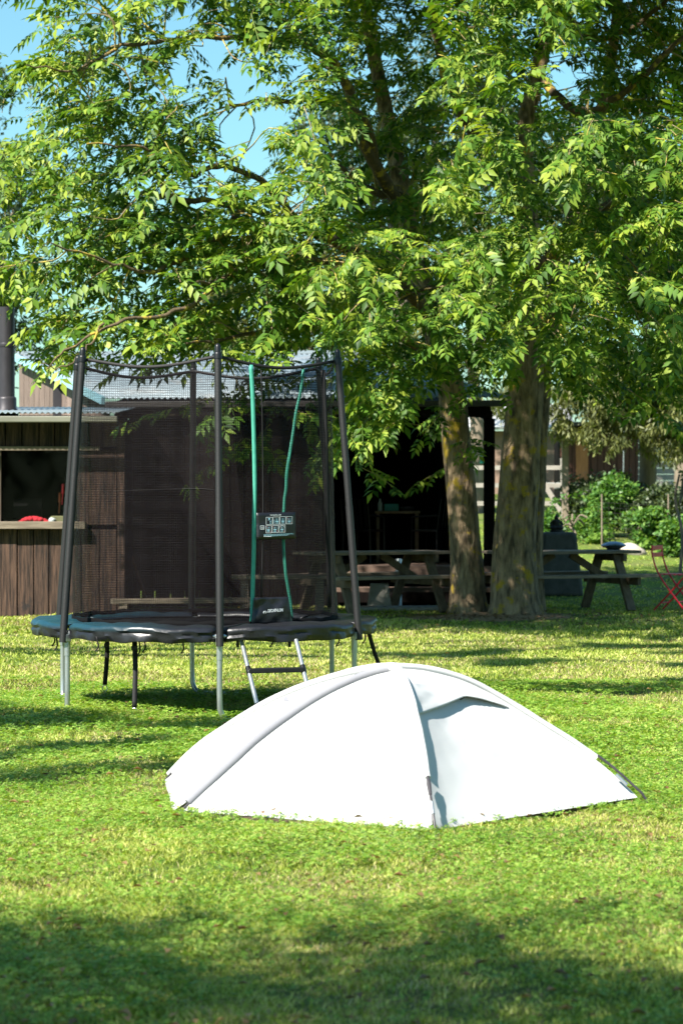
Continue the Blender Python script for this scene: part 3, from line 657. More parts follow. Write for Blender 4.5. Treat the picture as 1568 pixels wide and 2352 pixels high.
# ------------------------------------------------------------------ left cabin with hatch
CX, CY = -4.4, 29.6
cab = thing('cabin', 'weathered brown board cabin with a serving hatch under a corrugated lean-to roof', 'cabin', (CX, CY, 0)); co = (CX, CY, 0)
xr = P(270, 0, CY)[0]; zs = P(0, 1206, CY)[2]; zt = P(0, 1034, CY)[2]; ze = P(0, 965, CY)[2]
mb = MB(); boards(mb, -6.6, xr, CY, -.02, zs-.05, .205); mb.build('lower_boards', M['wood_old'], cab, off=co)
mb = MB(); boards(mb, -6.6, xr, CY, zt+.045, ze+.05, .20); mb.build('upper_boards', M['wood_old'], cab, off=co)
MB().box((xr-.25, CY+.001, (zs+zt)/2), (.48, .05, zt-zs)).build('side_panel', M['wood_old'], cab, off=co, bevel=.004); MB().box((P(0, 0, CY)[0]-.02, CY-.012, (zs+zt)/2), (.075, .06, zt-zs)).build('hatch_frame', M['sill'], cab, off=co, bevel=.004); MB().box((-5.5, CY+.001, (zs+zt)/2), (2.0, .04, zt-zs)).build('side_panel', M['wood_old'], cab, off=co)
mb = MB(); mb.box((-4.87, CY-.06, zs), (3.5, .2, .09)); mb.build('sill', M['sill'], cab, off=co, bevel=.006)
mb = MB(); mb.box((-4.75, CY-.03, zt+.02), (3.6, .07, .05)); mb.build('lintel', M['sill'], cab, off=co, bevel=.004)
mb = MB(); mb.box((-3.62, CY+.03, (zs+zt)/2), (1.32, .006, zt-zs-.02)); mb.build('window_pane', M['pane'], cab, off=co)
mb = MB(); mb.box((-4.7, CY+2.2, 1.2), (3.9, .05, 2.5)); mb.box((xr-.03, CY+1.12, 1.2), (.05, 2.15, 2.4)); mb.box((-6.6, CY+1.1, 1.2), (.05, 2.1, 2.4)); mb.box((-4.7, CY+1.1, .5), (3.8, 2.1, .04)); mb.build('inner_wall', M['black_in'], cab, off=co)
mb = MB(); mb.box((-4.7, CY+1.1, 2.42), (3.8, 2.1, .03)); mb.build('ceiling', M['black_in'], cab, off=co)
rx1 = P(278, 0, CY)[0]
mb = MB(); corrugated(mb, (-6.8, CY-.38, P(0, 948, CY-.38)[2]), (rx1, CY-.38, P(0, 948, CY-.38)[2]), (rx1, CY+2.5, 2.62), (-6.8, CY+2.5, 2.62), .069, .010)
mb.build('roof', M['roof'], cab, True, co, solid=.004)
mb = MB(); zg = P(0, 963, CY-.42)[2]; mb.box(((rx1-6.8)/2, CY-.42, zg), (rx1+6.8, .09, .075)); mb.build('gutter', M['gutter'], cab, off=co, bevel=.012)
# back face of the wooden wall end and corner post
mb = MB(); mb.box((xr+.045, CY+.02, 1.2), (.085, .09, 2.36)); mb.build('corner_post', M['wood_old'], cab, off=co)
# flue pipe
fx, fy, _ = P(16, 0, 30.3); t = thing('flue_pipe', 'tall dark metal flue pipe standing on the lean-to roof at the left edge', 'chimney', (fx, fy, 2.45)); zb_, zt_ = P(0, 948, 30.3)[2], P(0, 706, 30.3)[2]
r_ = .104
MB().lathe([(r_, zb_), (r_, zt_), (r_*.85, zt_), (r_*.85, zt_-.3)], (fx, fy, 0), 28).build('pipe', M['pipe'], t, True, (fx, fy, 2.45))
MB().lathe([(.15, zb_-.05), (.15, zb_+.02), (.125, zb_+.06), (.125, zb_+.17), (.12, zb_+.19), (.107, zb_+.2)], (fx, fy, 0), 28).build('flashing', M['pipe'], t, True, (fx, fy, 2.45))
MB().lathe([(.109, zt_-.5), (.112, zt_-.49), (.112, zt_-.46), (.109, zt_-.45)], (fx, fy, 0), 28).build('joint_band', M['pipe'], t, True, (fx, fy, 2.45))
# objects inside the hatch
def shp(name, label, cat, mb, m, smooth=True, bevel=0):
    xs_ = [v[0] for v in mb.v]; ys_ = [v[1] for v in mb.v]; zs_ = min(v[2] for v in mb.v)
    c = ((min(xs_)+max(xs_))/2, (min(ys_)+max(ys_))/2, zs_)
    o = mb.build(name, M[m], None, smooth, c, bevel); o.location = c; return tag(o, label, cat)
hy = CY+.22; sh = MB(); sh.box((-4.0, CY+.3, zs+.0), (2.4, .45, .04)); o = shp('shelf', 'dark counter shelf just inside the cabin hatch', 'shelf', sh, 'wood_dark', False)
zc = zs+.02
mb = MB()
for i_ in range(9):
    a = i_/8; mb.ball((P(48+a*60, 0, hy)[0], hy+.02*math.sin(i_*2), zc+.015+.035*math.sin(a*PI)**.7*(1-.2*a)), (.05, .06, .025+.02*math.sin(a*PI)), 8)
shp('cloth', 'crumpled red cloth lying on the hatch counter', 'cloth', mb, 'red_cloth')
mb = MB(); mb.box((P(172*.85, 0, hy)[0], hy, zc+.045), (.30, .18, .09)); shp('box', 'flat olive box on the hatch counter right of the red cloth', 'box', mb, 'olive_obj', False, .006)
mb = MB(); mb.lathe([(.035, 0), (.045, .01), (.046, .05), (.03, .062), (.028, .07)], (P(88, 0, hy-.08)[0]+.18, hy-.13, zc), 16); shp('jar', 'small pale jar in front of the olive box on the hatch counter', 'jar', mb, 'pale_obj')
mb = MB(); mb.box((P(60, 0, hy)[0], hy+.2, zc+.18), (.36, .04, .24), (R(-8), 0, 0)); mb.box((P(60, 0, hy)[0], hy+.22, zc+.04), (.1, .06, .08)); shp('screen', 'dark switched-off screen behind the red cloth in the hatch', 'screen', mb, 'black_in', False, .006)
for k_, (uu, vv, mm, nm) in enumerate(((143, 1130, 'red', 'red-handled tool hanging in the right corner of the hatch'), (136, 1150, 'orange_obj', 'orange-handled tool hanging left of the red one in the hatch'))):
    x_, y_, z_ = P(uu, vv, hy+.3); mb = MB(); mb.tube([(x_, y_, z_-.16), (x_+.01, y_, z_-.02)], [.008, .008], 8); mb.tube([(x_+.01, y_, z_-.02), (x_+.012, y_, z_+.1)], [.02, .014], 8)
    shp('hand_tool', nm, 'tool', mb, mm)

# ------------------------------------------------------------------ main hall
HY = 32.0; HX = (-3.1+2.2)/2
hall = thing('timber_hall', 'long dark timber hall with pale corrugated roof and open veranda behind the tables', 'building', (HX, HY, 0)); ho = (HX, HY, 0)
ea = P(243, 915, HY-.2); eb = P(1172, 912, HY-.2); rb = P(868, 812, 36.0); ra = P(38, 815, 36.0)
mb = MB(); corrugated(mb, ea, eb, rb, ra, .076, .012); mb.build('roof', M['roof'], hall, True, ho, solid=.004)
mb = MB(); mb.beam((ra[0], ra[1], ra[2]+.02), (rb[0], rb[1], rb[2]+.02), .18, .05); mb.build('ridge_cap', M['roof'], hall, off=ho)
mb = MB(); mb.beam(Vector(ea)+Vector((-.03, 0, -.03)), Vector(ra)+Vector((-.03, 0, -.03)), .05, .10); mb.build('verge_board', M['verge'], hall, off=ho)
mb = MB(); mb.beam((ea[0], HY-.24, ea[2]-.085), (eb[0], HY-.24, eb[2]-.085), .1, .08); mb.build('gutter', M['gutter_dark'], hall, off=ho, bevel=.01)
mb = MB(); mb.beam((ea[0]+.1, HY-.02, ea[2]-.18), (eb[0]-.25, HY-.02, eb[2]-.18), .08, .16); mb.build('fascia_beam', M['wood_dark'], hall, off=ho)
# gable wall (skewed end) as boards under the verge
gm = MB(); nb = 16
for i_ in range(nb):
    t0, t1 = i_/nb, (i_+.93)/nb; A = Vector(ea).lerp(Vector(ra), t0); B = Vector(ea).lerp(Vector(ra), t1)
    A.y += .3; B.y += .3
    gm.add([(A.x, A.y, 1.9), (B.x, B.y, 1.9), (B.x, B.y, B.z-.09), (A.x, A.y, A.z-.09), (A.x+.03, A.y+.02, 1.9), (B.x+.03, B.y+.02, 1.9), (B.x+.03, B.y+.02, B.z-.09), (A.x+.03, A.y+.02, A.z-.09)], [(0, 1, 2, 3), (7, 6, 5, 4), (0, 4, 5, 1), (1, 5, 6, 2), (2, 6, 7, 3), (3, 7, 4, 0)])
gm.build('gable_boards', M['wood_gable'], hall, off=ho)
mb = MB(); A = Vector(ea).lerp(Vector(ra), .50); mb.box((A.x-.04, A.y+.27, 2.6), (.12, .06, 1.1)); mb.build('downpipe', M['pipe'], hall, off=ho)
xw0 = P(262, 0, HY)[0]; xw1 = P(762, 0, HY)[0]; xe = P(1140, 0, HY)[0]
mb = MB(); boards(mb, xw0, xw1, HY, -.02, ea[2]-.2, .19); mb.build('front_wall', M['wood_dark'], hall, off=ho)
zd = P(0, 1300, HY)[2]
mb = MB(); mb.box(((xw1+xe)/2, HY+1.8, zd-.06), (xe-xw1+.1, 3.7, .12)); mb.build('deck', M['deck'], hall, off=ho)
mb = MB(); mb.box(((xw1+xe)/2, HY+.1, zd/2-.08), (xe-xw1, .05, zd-.14)); mb.build('deck_skirt', M['wood_dark'], hall, off=ho)
mb = MB(); mb.box(((xw1+xe)/2, HY-.22, zd*.42), (xe-xw1+.1, .28, .06)); mb.build('step', M['deck'], hall, off=ho)
xin = P(1036, 0, HY+1)[0]
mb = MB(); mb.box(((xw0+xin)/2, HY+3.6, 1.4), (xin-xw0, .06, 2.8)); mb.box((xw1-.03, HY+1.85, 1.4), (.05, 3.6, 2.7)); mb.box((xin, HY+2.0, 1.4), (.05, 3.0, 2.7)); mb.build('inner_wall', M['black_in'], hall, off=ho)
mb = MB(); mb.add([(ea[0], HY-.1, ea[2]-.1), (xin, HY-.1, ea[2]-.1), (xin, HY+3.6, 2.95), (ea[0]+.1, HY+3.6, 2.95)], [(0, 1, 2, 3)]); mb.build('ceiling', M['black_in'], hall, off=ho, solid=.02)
px = P(1123, 0, HY)[0]
mb = MB(); mb.box((px, HY+.03, (ea[2]-.26)/2), (.145, .12, ea[2]-.26)); mb.build('veranda_post', M['wood_dark'], hall, off=ho, bevel=.006)
mb = MB(); mb.beam((px, HY+.1, ea[2]-.22), (px, HY+3.6, ea[2]-.0), .1, .12); mb.build('side_beam', M['wood_dark'], hall, off=ho)
mb = MB(); w0 = P(870, 0, HY+3.5)[0]; mb.box((w0, HY+3.54, 1.75), (.62, .04, 1.15)); mb.build('inner_door', M['wood_dark'], hall, off=ho)
o = MB().tube([P(915, 1285, 31.6), P(915, 1398, 31.4)], .045, 14).build('post', M['zinc']); tag(o, 'short grey metal post under the veranda edge behind the left table', 'post')
mb = MB(); x_, y_, _ = P(871, 0, 31.2); mb.box((x_, y_, .155), (.32, .24, .33), taper=.72); shp('concrete_block', 'pale tapered concrete block under the left picnic table', 'concrete block', mb, 'concrete', False, .01)
mb = MB(); x_, y_, _ = P(930, 0, 30.9); mb.box((x_, y_, .015), (1.5, .5, .04), (0, 0, .1)); shp('paving_slab', 'flat pale paving slab on the grass behind the left picnic table', 'slab', mb, 'concrete', False, .008)
# veranda furniture, deep in shade
def metal_chair(x, y, z, rz, label):
    t = thing('metal_chair', label, 'chair', (x, y, z), rz, 'chairs on the veranda')
    m1 = MB()
    for s in (-1, 1):
        m1.tube([(s*.22, .2, 0), (s*.21, .2, .45), (s*.21, .27, .88)], .012, 6); m1.tube([(s*.22, -.2, 0), (s*.21, -.19, .45), (s*.21, -.19, .64), (s*.21, .2, .66)], .012, 6)
    m1.tube([(-.21, .27, .88), (.21, .27, .88)], .012, 6); m1.build('frame', M['plastic'], t, True)
    MB().box((0, 0, .45), (.42, .42, .025)).build('seat', M['plastic'], t, bevel=.006)
    m2 = MB()
    for k in range(5): m2.box((-.16+k*.08, .245, .68), (.04, .012, .38), (R(-9), 0, 0))
    m2.build('backrest', M['plastic'], t)
    return t
metal_chair(P(835, 0, 33.2)[0], 33.2, zd, R(150), 'black metal armchair on the veranda left of the small table')
metal_chair(P(990, 0, 33.3)[0], 33.3, zd, R(-120), 'black metal armchair on the veranda nearest the left trunk')
tx_, ty_, _ = P(912, 0, 33.6); t = thing('side_table', 'dark small table standing in the shade of the veranda', 'table', (tx_, ty_, zd))
MB().box((0, 0, .70), (.62, .5, .035)).build('tabletop', M['table_dark'], t, bevel=.005)
for sx in (-1, 1):
    for sy in (-1, 1): MB().box((sx*.27, sy*.2, .34), (.04, .04, .68)).build('leg', M['table_dark'], t)
mb = MB(); mb.box((tx_-.08, ty_, zd+.7175+.05), (.2, .14, .10)); shp('box', 'small teal box on the dark veranda table', 'box', mb, 'teal_obj', False, .008)
mb = MB(); mb.lathe([(.03, 0), (.034, .02), (.034, .1), (.014, .14), (.014, .17)], (tx_-.24, ty_, zd+.7175), 14); shp('bottle', 'pale plastic bottle beside the teal box on the veranda', 'bottle', mb, 'pale_obj')
mb = MB(); mb.lathe([(.03, 0), (.09, .03), (.105, .06), (.1, .06), (.03, .012)], (tx_+.14, ty_-.1, zd+.7175), 20); shp('bowl', 'steel bowl on the right of the veranda table', 'bowl', mb, 'steel')
# leaning pole and low timber by the dark wall
o = MB().tube([P(340, 1388, 31.3), P(302, 1276, 31.8)], .022, 8).build('garden_pole', M['rust_pole'], None, True); tag(o, 'rusty brown pole leaning against the dark hall wall behind the net', 'pole')
mb = MB(); a_, b_ = P(256, 1390, 29.3), P(600, 1377, 29.7); mb.beam((a_[0], a_[1], .17), (b_[0], b_[1], .17), .16, .06)
t = thing('low_bench', 'long low plank bench seen through the trampoline net', 'bench', (a_[0], a_[1], 0))
mb.build('plank', M['sill'], t, off=(a_[0], a_[1], 0), bevel=.005)
for q_ in (.08, .9):
    MB().box((lerp(a_[0], b_[0], q_), lerp(a_[1], b_[1], q_), .07), (.1, .14, .142)).build('leg', M['sill'], t, off=(a_[0], a_[1], 0))
bx_, by_, _ = P(648, 0, 29.8); t = thing('plank_bench', 'pale sunlit plank bench between the net and the left picnic table', 'bench', (bx_, by_, 0), R(2))
MB().box((0, 0, .45), (1.25, .3, .05)).build('seat', M['sill'], t, bevel=.005)
for s in (-1, 1): MB().box((s*.46, 0, .213), (.11, .26, .424), taper=.85).build('leg', M['sill'], t, bevel=.005)

# ------------------------------------------------------------------ picnic tables
def picnic(label, x, y, rz):
    t = thing('picnic_table', label, 'picnic table', (x, y, 0), rz, 'picnic tables beside the ash tree')
    L = 1.9; mb = MB()
    for k in range(5): mb.box((random.uniform(-.01, .01), -.3+k*.15, .735), (L, .142, .038))
    mb.build('tabletop', M['table'], t, bevel=.004)
    for s in (-1, 1):
        mb = MB()
        for k in (0, 1): mb.box((0, s*(.60+k*.135), .445), (L, .13, .038))
        mb.build('bench', M['table'], t, bevel=.004)
    for e in (-1, 1):
        X = e*.66
        for s in (-1, 1):
            MB().beam((X, s*.62, .0), (X, s*.22, .715), .05, .115, (1, 0, 0)).build('leg', M['table_dark'], t, bevel=.004)
        MB().box((X+e*.052, 0, .38), (.045, 1.46, .11)).build('bench_support', M['table_dark'], t, bevel=.004)
        MB().box((X+e*.052, 0, .665), (.045, .74, .095)).build('top_support', M['table_dark'], t, bevel=.004)
        MB().beam((X-e*.03, 0, .40), (e*.12, 0, .705), .045, .09).build('brace', M['table_dark'], t, bevel=.004)
    return t
picnic('sunlit grey-brown picnic table left of the ash trunks', .40, 30.35, R(30))
pt2 = picnic('shaded picnic table right of the ash trunks with a metal bowl on top', 2.80, 30.75, R(22))
# steel bowl drum on table 2
x_, y_, _ = P(1408, 0, 31.2); mb = MB(); mb.lathe([(.02, 0), (.08, .0), (.10, .02), (.155, .045), (.165, .055), (.155, .065), (.11, .09), (.05, .105), (.0, .107)], (x_, y_, .7545), 28)
shp('metal_bowl', 'round grey steel lidded bowl on the right picnic table', 'bowl', mb, 'steel')
# red folding chair
def folding_chair(x, y, rz):
    t = thing('folding_chair', 'red folding slatted metal chair at the right edge', 'chair', (x, y, 0), rz)
    for s in (-1, 1):
        MB().tube(cr([(-.24, s*.19, .82), (-.235, s*.19, .70), (-.17, s*.19, .50), (-.04, s*.19, .30), (.20, s*.19, 0)], 4), .011, 6).build('side_frame', M['red'], t, True)
        MB().tube([(.20, s*.17, .45), (.02, s*.17, .25), (-.22, s*.17, 0)], .011, 6).build('leg', M['red'], t, True)
    mb = MB()
    for k in range(6): mb.box((-.14+k*.066, 0, .455), (.035, .38, .014))
    mb.build('seat', M['red'], t, bevel=.003)
    for z in (.79, .70): MB().box((-.238, 0, z), (.014, .39, .055)).build('back_slat', M['red'], t, bevel=.003)
    for X, z in ((-.13, .09), (.11, .11)): MB().tube([(X, -.18, z), (X, .18, z)], .008, 6).build('stretcher', M['red'], t, True)
    return t
folding_chair(P(1549, 0, 30.7)[0], 30.7, R(-62+35))
# pedestal and statue
x_, y_, _ = P(1283, 0, 34.6); zz = float(gz(x_, y_))
mb = MB(); hp = P(0, 1222, 34.6)[2]-zz; mb.box((x_, y_, zz+hp/2), (.66, .5, hp), taper=.70)
mb.v = [(v[0], v[1], v[2]) for v in mb.v]; shp('stone_pedestal', 'grey tapering stone block carrying a small seated statue', 'pedestal', mb, 'stone_dark', False, .04)
mb = MB(); b0 = zz+hp; x_ = P(1277, 0, 34.6)[0]
mb.lathe([(.095, 0), (.10, .02), (.09, .035)], (x_, y_, b0), 18)
mb.ball((x_-.035, y_-.03, b0+.06), (.07, .06, .032)); mb.ball((x_+.035, y_-.03, b0+.06), (.07, .06, .032))
mb.lathe([(.062, 0), (.058, .04), (.052, .07), (.064, .10), (.05, .125), (.02, .14), (.018, .155)], (x_, y_, b0+.05), 18, (1, .75, 1))
for s in (-1, 1): mb.tube(cr([(x_+s*.058, y_, b0+.155), (x_+s*.078, y_-.01, b0+.10), (x_+s*.03, y_-.055, b0+.085)], 4), [.02]*4+[.018]*4+[.014], 8)
mb.ball((x_, y_, b0+.205), (.031, .034, .038)); mb.ball((x_, y_, b0+.245), (.013, .013, .014))
shp('statue', 'small dark seated stone statue on the grey pedestal', 'statue', mb, 'black_stone')
# pale rock
x_, y_, z_ = P(1451, 1262, 41.5); z_ = float(gz(x_, y_)); mb = MB(); mb.ball((x_, y_, z_+.05), (.24, .16, .13), 9)
mb.v = [(a+.03*vnoise(c*9, b*7, 2), b, c+.03*vnoise(a*8, b*9, 4)-.15*(a-x_)) for a, b, c in mb.v]; shp('rock', 'pale rock lying on the grass bank below the bushes', 'rock', mb, 'rock')
# ------------------------------------------------------------------ far yard
z6 = float(gz(0, 62))
t = thing('brown_shed', 'red-brown board shed with a sunlit orange door beyond the willow', 'shed', (6.6, 60, z6)); o6 = (6.6, 60, z6)
mb = MB(); xa, xb = P(1285, 0, 60)[0], P(1465, 0, 60)[0]; boards(mb, xa, xb, 60, z6-.3, P(0, 985, 60)[2], .16); mb.build('wall', M['brown_wood'], t, off=o6); MB().box(((xa+xb)/2, 60.9, z6+.8), (xb-xa, 1.6, 2.2)).build('inner_wall', M['wood_dark'], t, off=o6)
mb = MB(); mb.box((P(1335, 0, 60)[0], 59.94, (P(0, 1010, 60)[2]+P(0, 1108, 60)[2])/2), (.30, .05, P(0, 1010, 60)[2]-P(0, 1108, 60)[2])); mb.build('door', M['orange_wood'], t, off=o6)
mb = MB(); mb.beam((xa-.2, 59.7, P(0, 975, 60)[2]), (xb+.2, 59.7, P(0, 975, 60)[2]), .9, .09); mb.build('roof', M['gutter_dark'], t, off=o6)
mb = MB(); mb.box(((xa+xb)/2, 59.6, P(0, 1118, 60)[2]), (xb-xa+.3, .8, .1)); mb.build('platform', M['rail'], t, off=o6)
t = thing('pale_house', 'pale rendered house with a white roof seen between the trunk and the willow', 'house', (4.2, 66, z6)); o6 = (4.2, 66, z6)
xa, xb = P(1060, 0, 66)[0], P(1292, 0, 66)[0]
mb = MB(); mb.box(((xa+xb)/2, 67, 1.4+z6/2), (xb-xa, 2, P(0, 990, 66)[2]-z6+.4)); mb.build('wall', M['brick'], t, off=o6)
mb = MB(); mb.add([(xa-.3, 65.6, P(0, 985, 66)[2]), (xb+.3, 65.6, P(0, 985, 66)[2]), (xb+.3, 68, P(0, 925, 66)[2]), (xa-.3, 68, P(0, 925, 66)[2])], [(0, 1, 2, 3)]); mb.build('roof', M['white_paint'], t, off=o6, solid=.08)
mb = MB(); mb.box((P(1228, 0, 66)[0], 65.98, P(0, 1085, 66)[2]), (.5, .04, .6)); mb.build('window', M['glass_dark'], t, off=o6)
t = thing('white_house', 'white weatherboard house at the right edge behind the pale tree trunk', 'house', (8.4, 66, z6)); o6 = (8.4, 66, z6); xa, xb = P(1425, 0, 66)[0], P(1660, 0, 66)[0]
mb = MB()
for k in range(15): mb.box(((xa+xb)/2, 66+.012*(k % 2), z6-.2+k*.17), (xb-xa, .05, .155))
mb.build('wall', M['white_wall'], t, off=o6)
for uu in (1450, 1535): MB().box((P(uu, 0, 66)[0], 65.93, P(0, 1035, 66)[2]), (.30, .04, .5)).build('window', M['white_paint'], t, off=o6)
mb = MB(); mb.add([(xa-.3, 65.6, z6+2.4), (xb+.3, 65.6, z6+2.4), (xb+.3, 69, z6+3.3), (xa-.3, 69, z6+3.3)], [(0, 1, 2, 3)]); mb.build('roof', M['gutter_dark'], t, off=o6, solid=.08)
# closed green parasol
x_, y_, _ = P(1103, 0, 56); z_ = float(gz(x_, y_)); t = thing('garden_parasol', 'closed green garden parasol beyond the veranda post', 'parasol', (x_, y_, z_))
zt2, zb2 = P(0, 985, 56)[2], P(0, 1065, 56)[2]
vs = MB(); prof = [(.01, zt2), (.05, zt2-.1), (.11, lerp(zt2, zb2, .5)), (.16, zb2+.1), (.18, zb2)]
vs.lathe(prof[::-1], (x_, y_, 0), 20); vs.v = [(x_+(a-x_)*(1+.25*math.sin(7*math.atan2(b-y_, a-x_))), y_+(b-y_)*(1+.25*math.sin(7*math.atan2(b-y_, a-x_))), c) for a, b, c in vs.v]
vs.build('canopy', M['parasol'], t, True, (x_, y_, z_)); MB().tube([(x_, y_, z_), (x_, y_, zt2+.05)], .02, 8).build('pole', M['white_paint'], t, True, (x_, y_, z_))
# white garden table
x_, y_, _ = P(1262, 0, 54); z_ = float(gz(x_, y_)); t = thing('garden_table', 'white garden table on the far lawn left of the fence post', 'table', (x_, y_, z_))
MB().box((x_, y_, z_+.72), (.75, .6, .05)).build('tabletop', M['white_paint'], t, off=(x_, y_, z_))
for sx in (-1, 1):
    for sy in (-1, 1): MB().box((x_+sx*.3, y_+sy*.24, z_+.35), (.04, .04, .70)).build('leg', M['white_paint'], t, off=(x_, y_, z_))
# rail fence
x_, y_ = 3.6, 49.5; zf = float(gz(x_, y_)); t = thing('rail_fence', 'weathered post and rail fence with a diagonal brace behind the tree trunks', 'fence', (x_, y_, zf)); fo = (x_, y_, zf)
pu = (1075, 1160, 1240, 1292)
for uu in pu: X = P(uu, 0, 49.5)[0]; MB().box((X, 49.5, zf+.6), (.11, .11, 1.35)).build('post', M['rail'], t, off=fo)
for z in (.35, .72, 1.08): MB().beam((P(1075, 0, 49.5)[0]-.6, 49.42, zf+z), (P(1300, 0, 49.5)[0], 49.42, zf+z), .035, .09).build('rail', M['rail'], t, off=fo)
MB().beam((P(1240, 0, 49.5)[0], 49.36, zf+.85), (P(1292, 0, 49.5)[0], 49.36, zf+.1), .04, .1).build('brace', M['white_wall'], t, off=fo)
x_, y_, _ = P(1297, 0, 47.5); z_ = float(gz(x_, y_)); o = MB().box((0, 0, .95), (.13, .13, 1.95)).build('timber_post', M['farbark'], bevel=.01); o.location = (x_, y_, z_-.02); tag(o, 'tall dark timber post left of the brown shed', 'post')
x_, y_, _ = P(1493-10, 0, 50); o = MB().tube([(0, 0, -.1), (.01, 0, 1.9)], .012, 8).build('metal_post', M['zinc'], None, True); x_, y_, _ = P(1497-5, 0, 46); o.location = (P(1430, 0, 50)[0], 50, float(gz(0, 50))); tag(o, 'thin pale metal post in the bushes left of the pale tree trunk', 'post')
# wire mesh fence panel in the bushes
t = thing('wire_mesh', 'thin green wire mesh stretched among the bushes', 'wire fence', (5.0, 42.6, float(gz(5, 42.6)))); mb = MB(); o4 = (5.0, 42.6, float(gz(5, 42.6)))
for k in range(12): mb.tube([(4.6+k*.1, 42.6-.02*k, o4[2]), (4.6+k*.1, 42.6-.02*k, o4[2]+.85-.02*k)], .0018, 4)
for k in range(9): mb.tube([(4.6, 42.6, o4[2]+.08+k*.09), (5.7, 42.38, o4[2]+.06+k*.085)], .0018, 4)
mb.build('mesh', M['gutter_dark'], t, off=o4)
for X in (4.58, 5.72): MB().tube([(X, 42.6-(X-4.58)*.2, o4[2]-.1), (X, 42.6-(X-4.58)*.2, o4[2]+.95)], .014, 8).build('post', M['farbark'], t, True, o4)
x_, y_, _ = P(1550, 0, 38); z_ = float(gz(x_, y_)); t = blob_tree('sapling', 'slender young tree rising at the right edge behind the red chair', x_+.06, y_, randblobs(x_+.15, y_, 2.0, .35, .3, .35, 5, .18, 44), 900, .11, .03, M['leaf_far'], 1.6, zb=z_)

# ------------------------------------------------------------------ trampoline
TX, TY = -.96, 17.02; TR = 1.13
tr = thing('trampoline', 'black round trampoline with six padded poles and a tall safety net', 'trampoline', (TX, TY, 0)); to = (TX, TY, 0)
ANG = [R(-81.9+60*k) for k in range(6)]  # 0 front, 1 right front, 2 right back, 3 back, 4 left back, 5 left front
def tp(a, r, z): return Vector((TX+math.cos(a)*r, TY+math.sin(a)*r, z))
GZT = 0.0
ringp = [tp(2*PI*k/72, 1.12, .535) for k in range(73)]
MB().tube(ringp, .019, 8).build('frame_ring', M['zinc'], tr, True, to)
for a, b in ((0, 1), (2, 3), (4, 5)):
    A, B = tp(ANG[a], TR, 0), tp(ANG[b], TR, 0); d = (B-A).normalized()
    pts = [A+Vector((0, 0, .53)), A+Vector((0, 0, .35)), A+Vector((0, 0, .16))]+[A+d*(.075*(1-math.cos(q)))+Vector((0, 0, .085-.105*math.sin(q))) for q in (R(15), R(35), R(55), R(75), R(90))]
    pe = [B+Vector((0, 0, .53)), B+Vector((0, 0, .35)), B+Vector((0, 0, .16))]+[B-d*(.075*(1-math.cos(q)))+Vector((0, 0, .085-.105*math.sin(q))) for q in (R(15), R(35), R(55), R(75), R(90))]
    full = pts+[A.lerp(B, .25)+Vector((0, 0, -.022)), A.lerp(B, .75)+Vector((0, 0, -.022))]+pe[::-1]
    lg = MB().tube(full, .0185, 12).build('leg', M['zinc'], tr, True, to)
    for Q in (A, B): MB().tube([Q+Vector((0, 0, .38)), Q+Vector((0, 0, .50))], .0215, 12).build('leg_socket', M['zinc'], lg, True, to)
for k, a in enumerate(ANG):
    lean = .98 if k in (0,) else .975
    b = tp(a, 1.165, .47); t_ = tp(a, 1.01, 2.385); mid = b.lerp(t_, .48)
    MB().tube([b, b.lerp(t_, .2), mid], .0255, 14).build('lower_pole', M['foam'], tr, True, to)
    up = MB().tube([mid, mid.lerp(t_, .5), t_], .0235, 14).build('upper_pole', M['foam'], tr, True, to)
    ax = (t_-b).normalized()
    MB().tube([t_-ax*.02, t_+ax*.012, t_+ax*.02, t_+ax*.028], [.0275, .0275, .0265, .018], 14).build('clamp', M['plastic'], up, True, to)
    cp = t_+ax*.06; MB().tube([t_+ax*.02, cp, cp+ax*.012, cp+ax*.02, cp+ax*.025], [.0205, .0205, .018, .011, .003], 12).build('cap', M['plastic'], up, True, to)
    # bracket to the rail
    MB().box(tp(a, 1.135, .50)-Vector((0, 0, 0)), (.045, .05, .05), (0, 0, a)).build('bracket', M['zinc'], tr, off=to, bevel=.004)
MB().lathe([(.001, .556), (.4, .554), (.93, .558), (.93, .550), (.001, .548)], (TX, TY, 0), 48).build('jumping_mat', M['mat'], tr, True, to)
for k in range(6):   # pad segments
    a0 = ANG[k]+R(1.2); a1 = ANG[k]+R(60)-R(1.2); rows = []
    NA = 40
    for i_ in range(NA+1):
        t_ = i_/NA; a = lerp(a0, a1, t_); bulge = math.sin(t_*PI)**.55
        ro = 1.125+.082*bulge+.005*vnoise(a*14, 1, k); wv = .010*vnoise(a*20, 3, k*2); wv2 = .008*vnoise(a*31, 2, k+5)
        zt = .592+.012*vnoise(a*8, 0, k)+.008*bulge
        drop = .098+.007*vnoise(a*9, 5, k)-.008*math.cos(t_*2*PI)
        wq = .010*vnoise(a*47, 4, k+2); wr_ = .012*vnoise(a*23, 7, k)
        prof = [(.86, .565), (.90, zt-.006), (.97, zt+.003+wv*.5), (1.04, zt+.003+wv*.7+wq*.3), (ro-.05, zt-.002+wv*.6-wq*.4), (ro-.015, zt-.005+wr_*.3), (ro-.001, zt-.016+wq*.3), (ro+.004+wq*.7, zt-.032), (ro-.006+wv2*.9, zt-.052+wq*.4), (ro+.002-wq, zt-.070), (ro-.006-wv2*1.3+wr_, zt-drop), (ro-.022, zt-drop-.004)]
        rows.append([tp(a, r, z) for r, z in prof])
    MB().grid(rows).build('safety_pad', M['pad'] if k in (3, 4, 5) else M['vinyl'], tr, True, to, solid=.006)
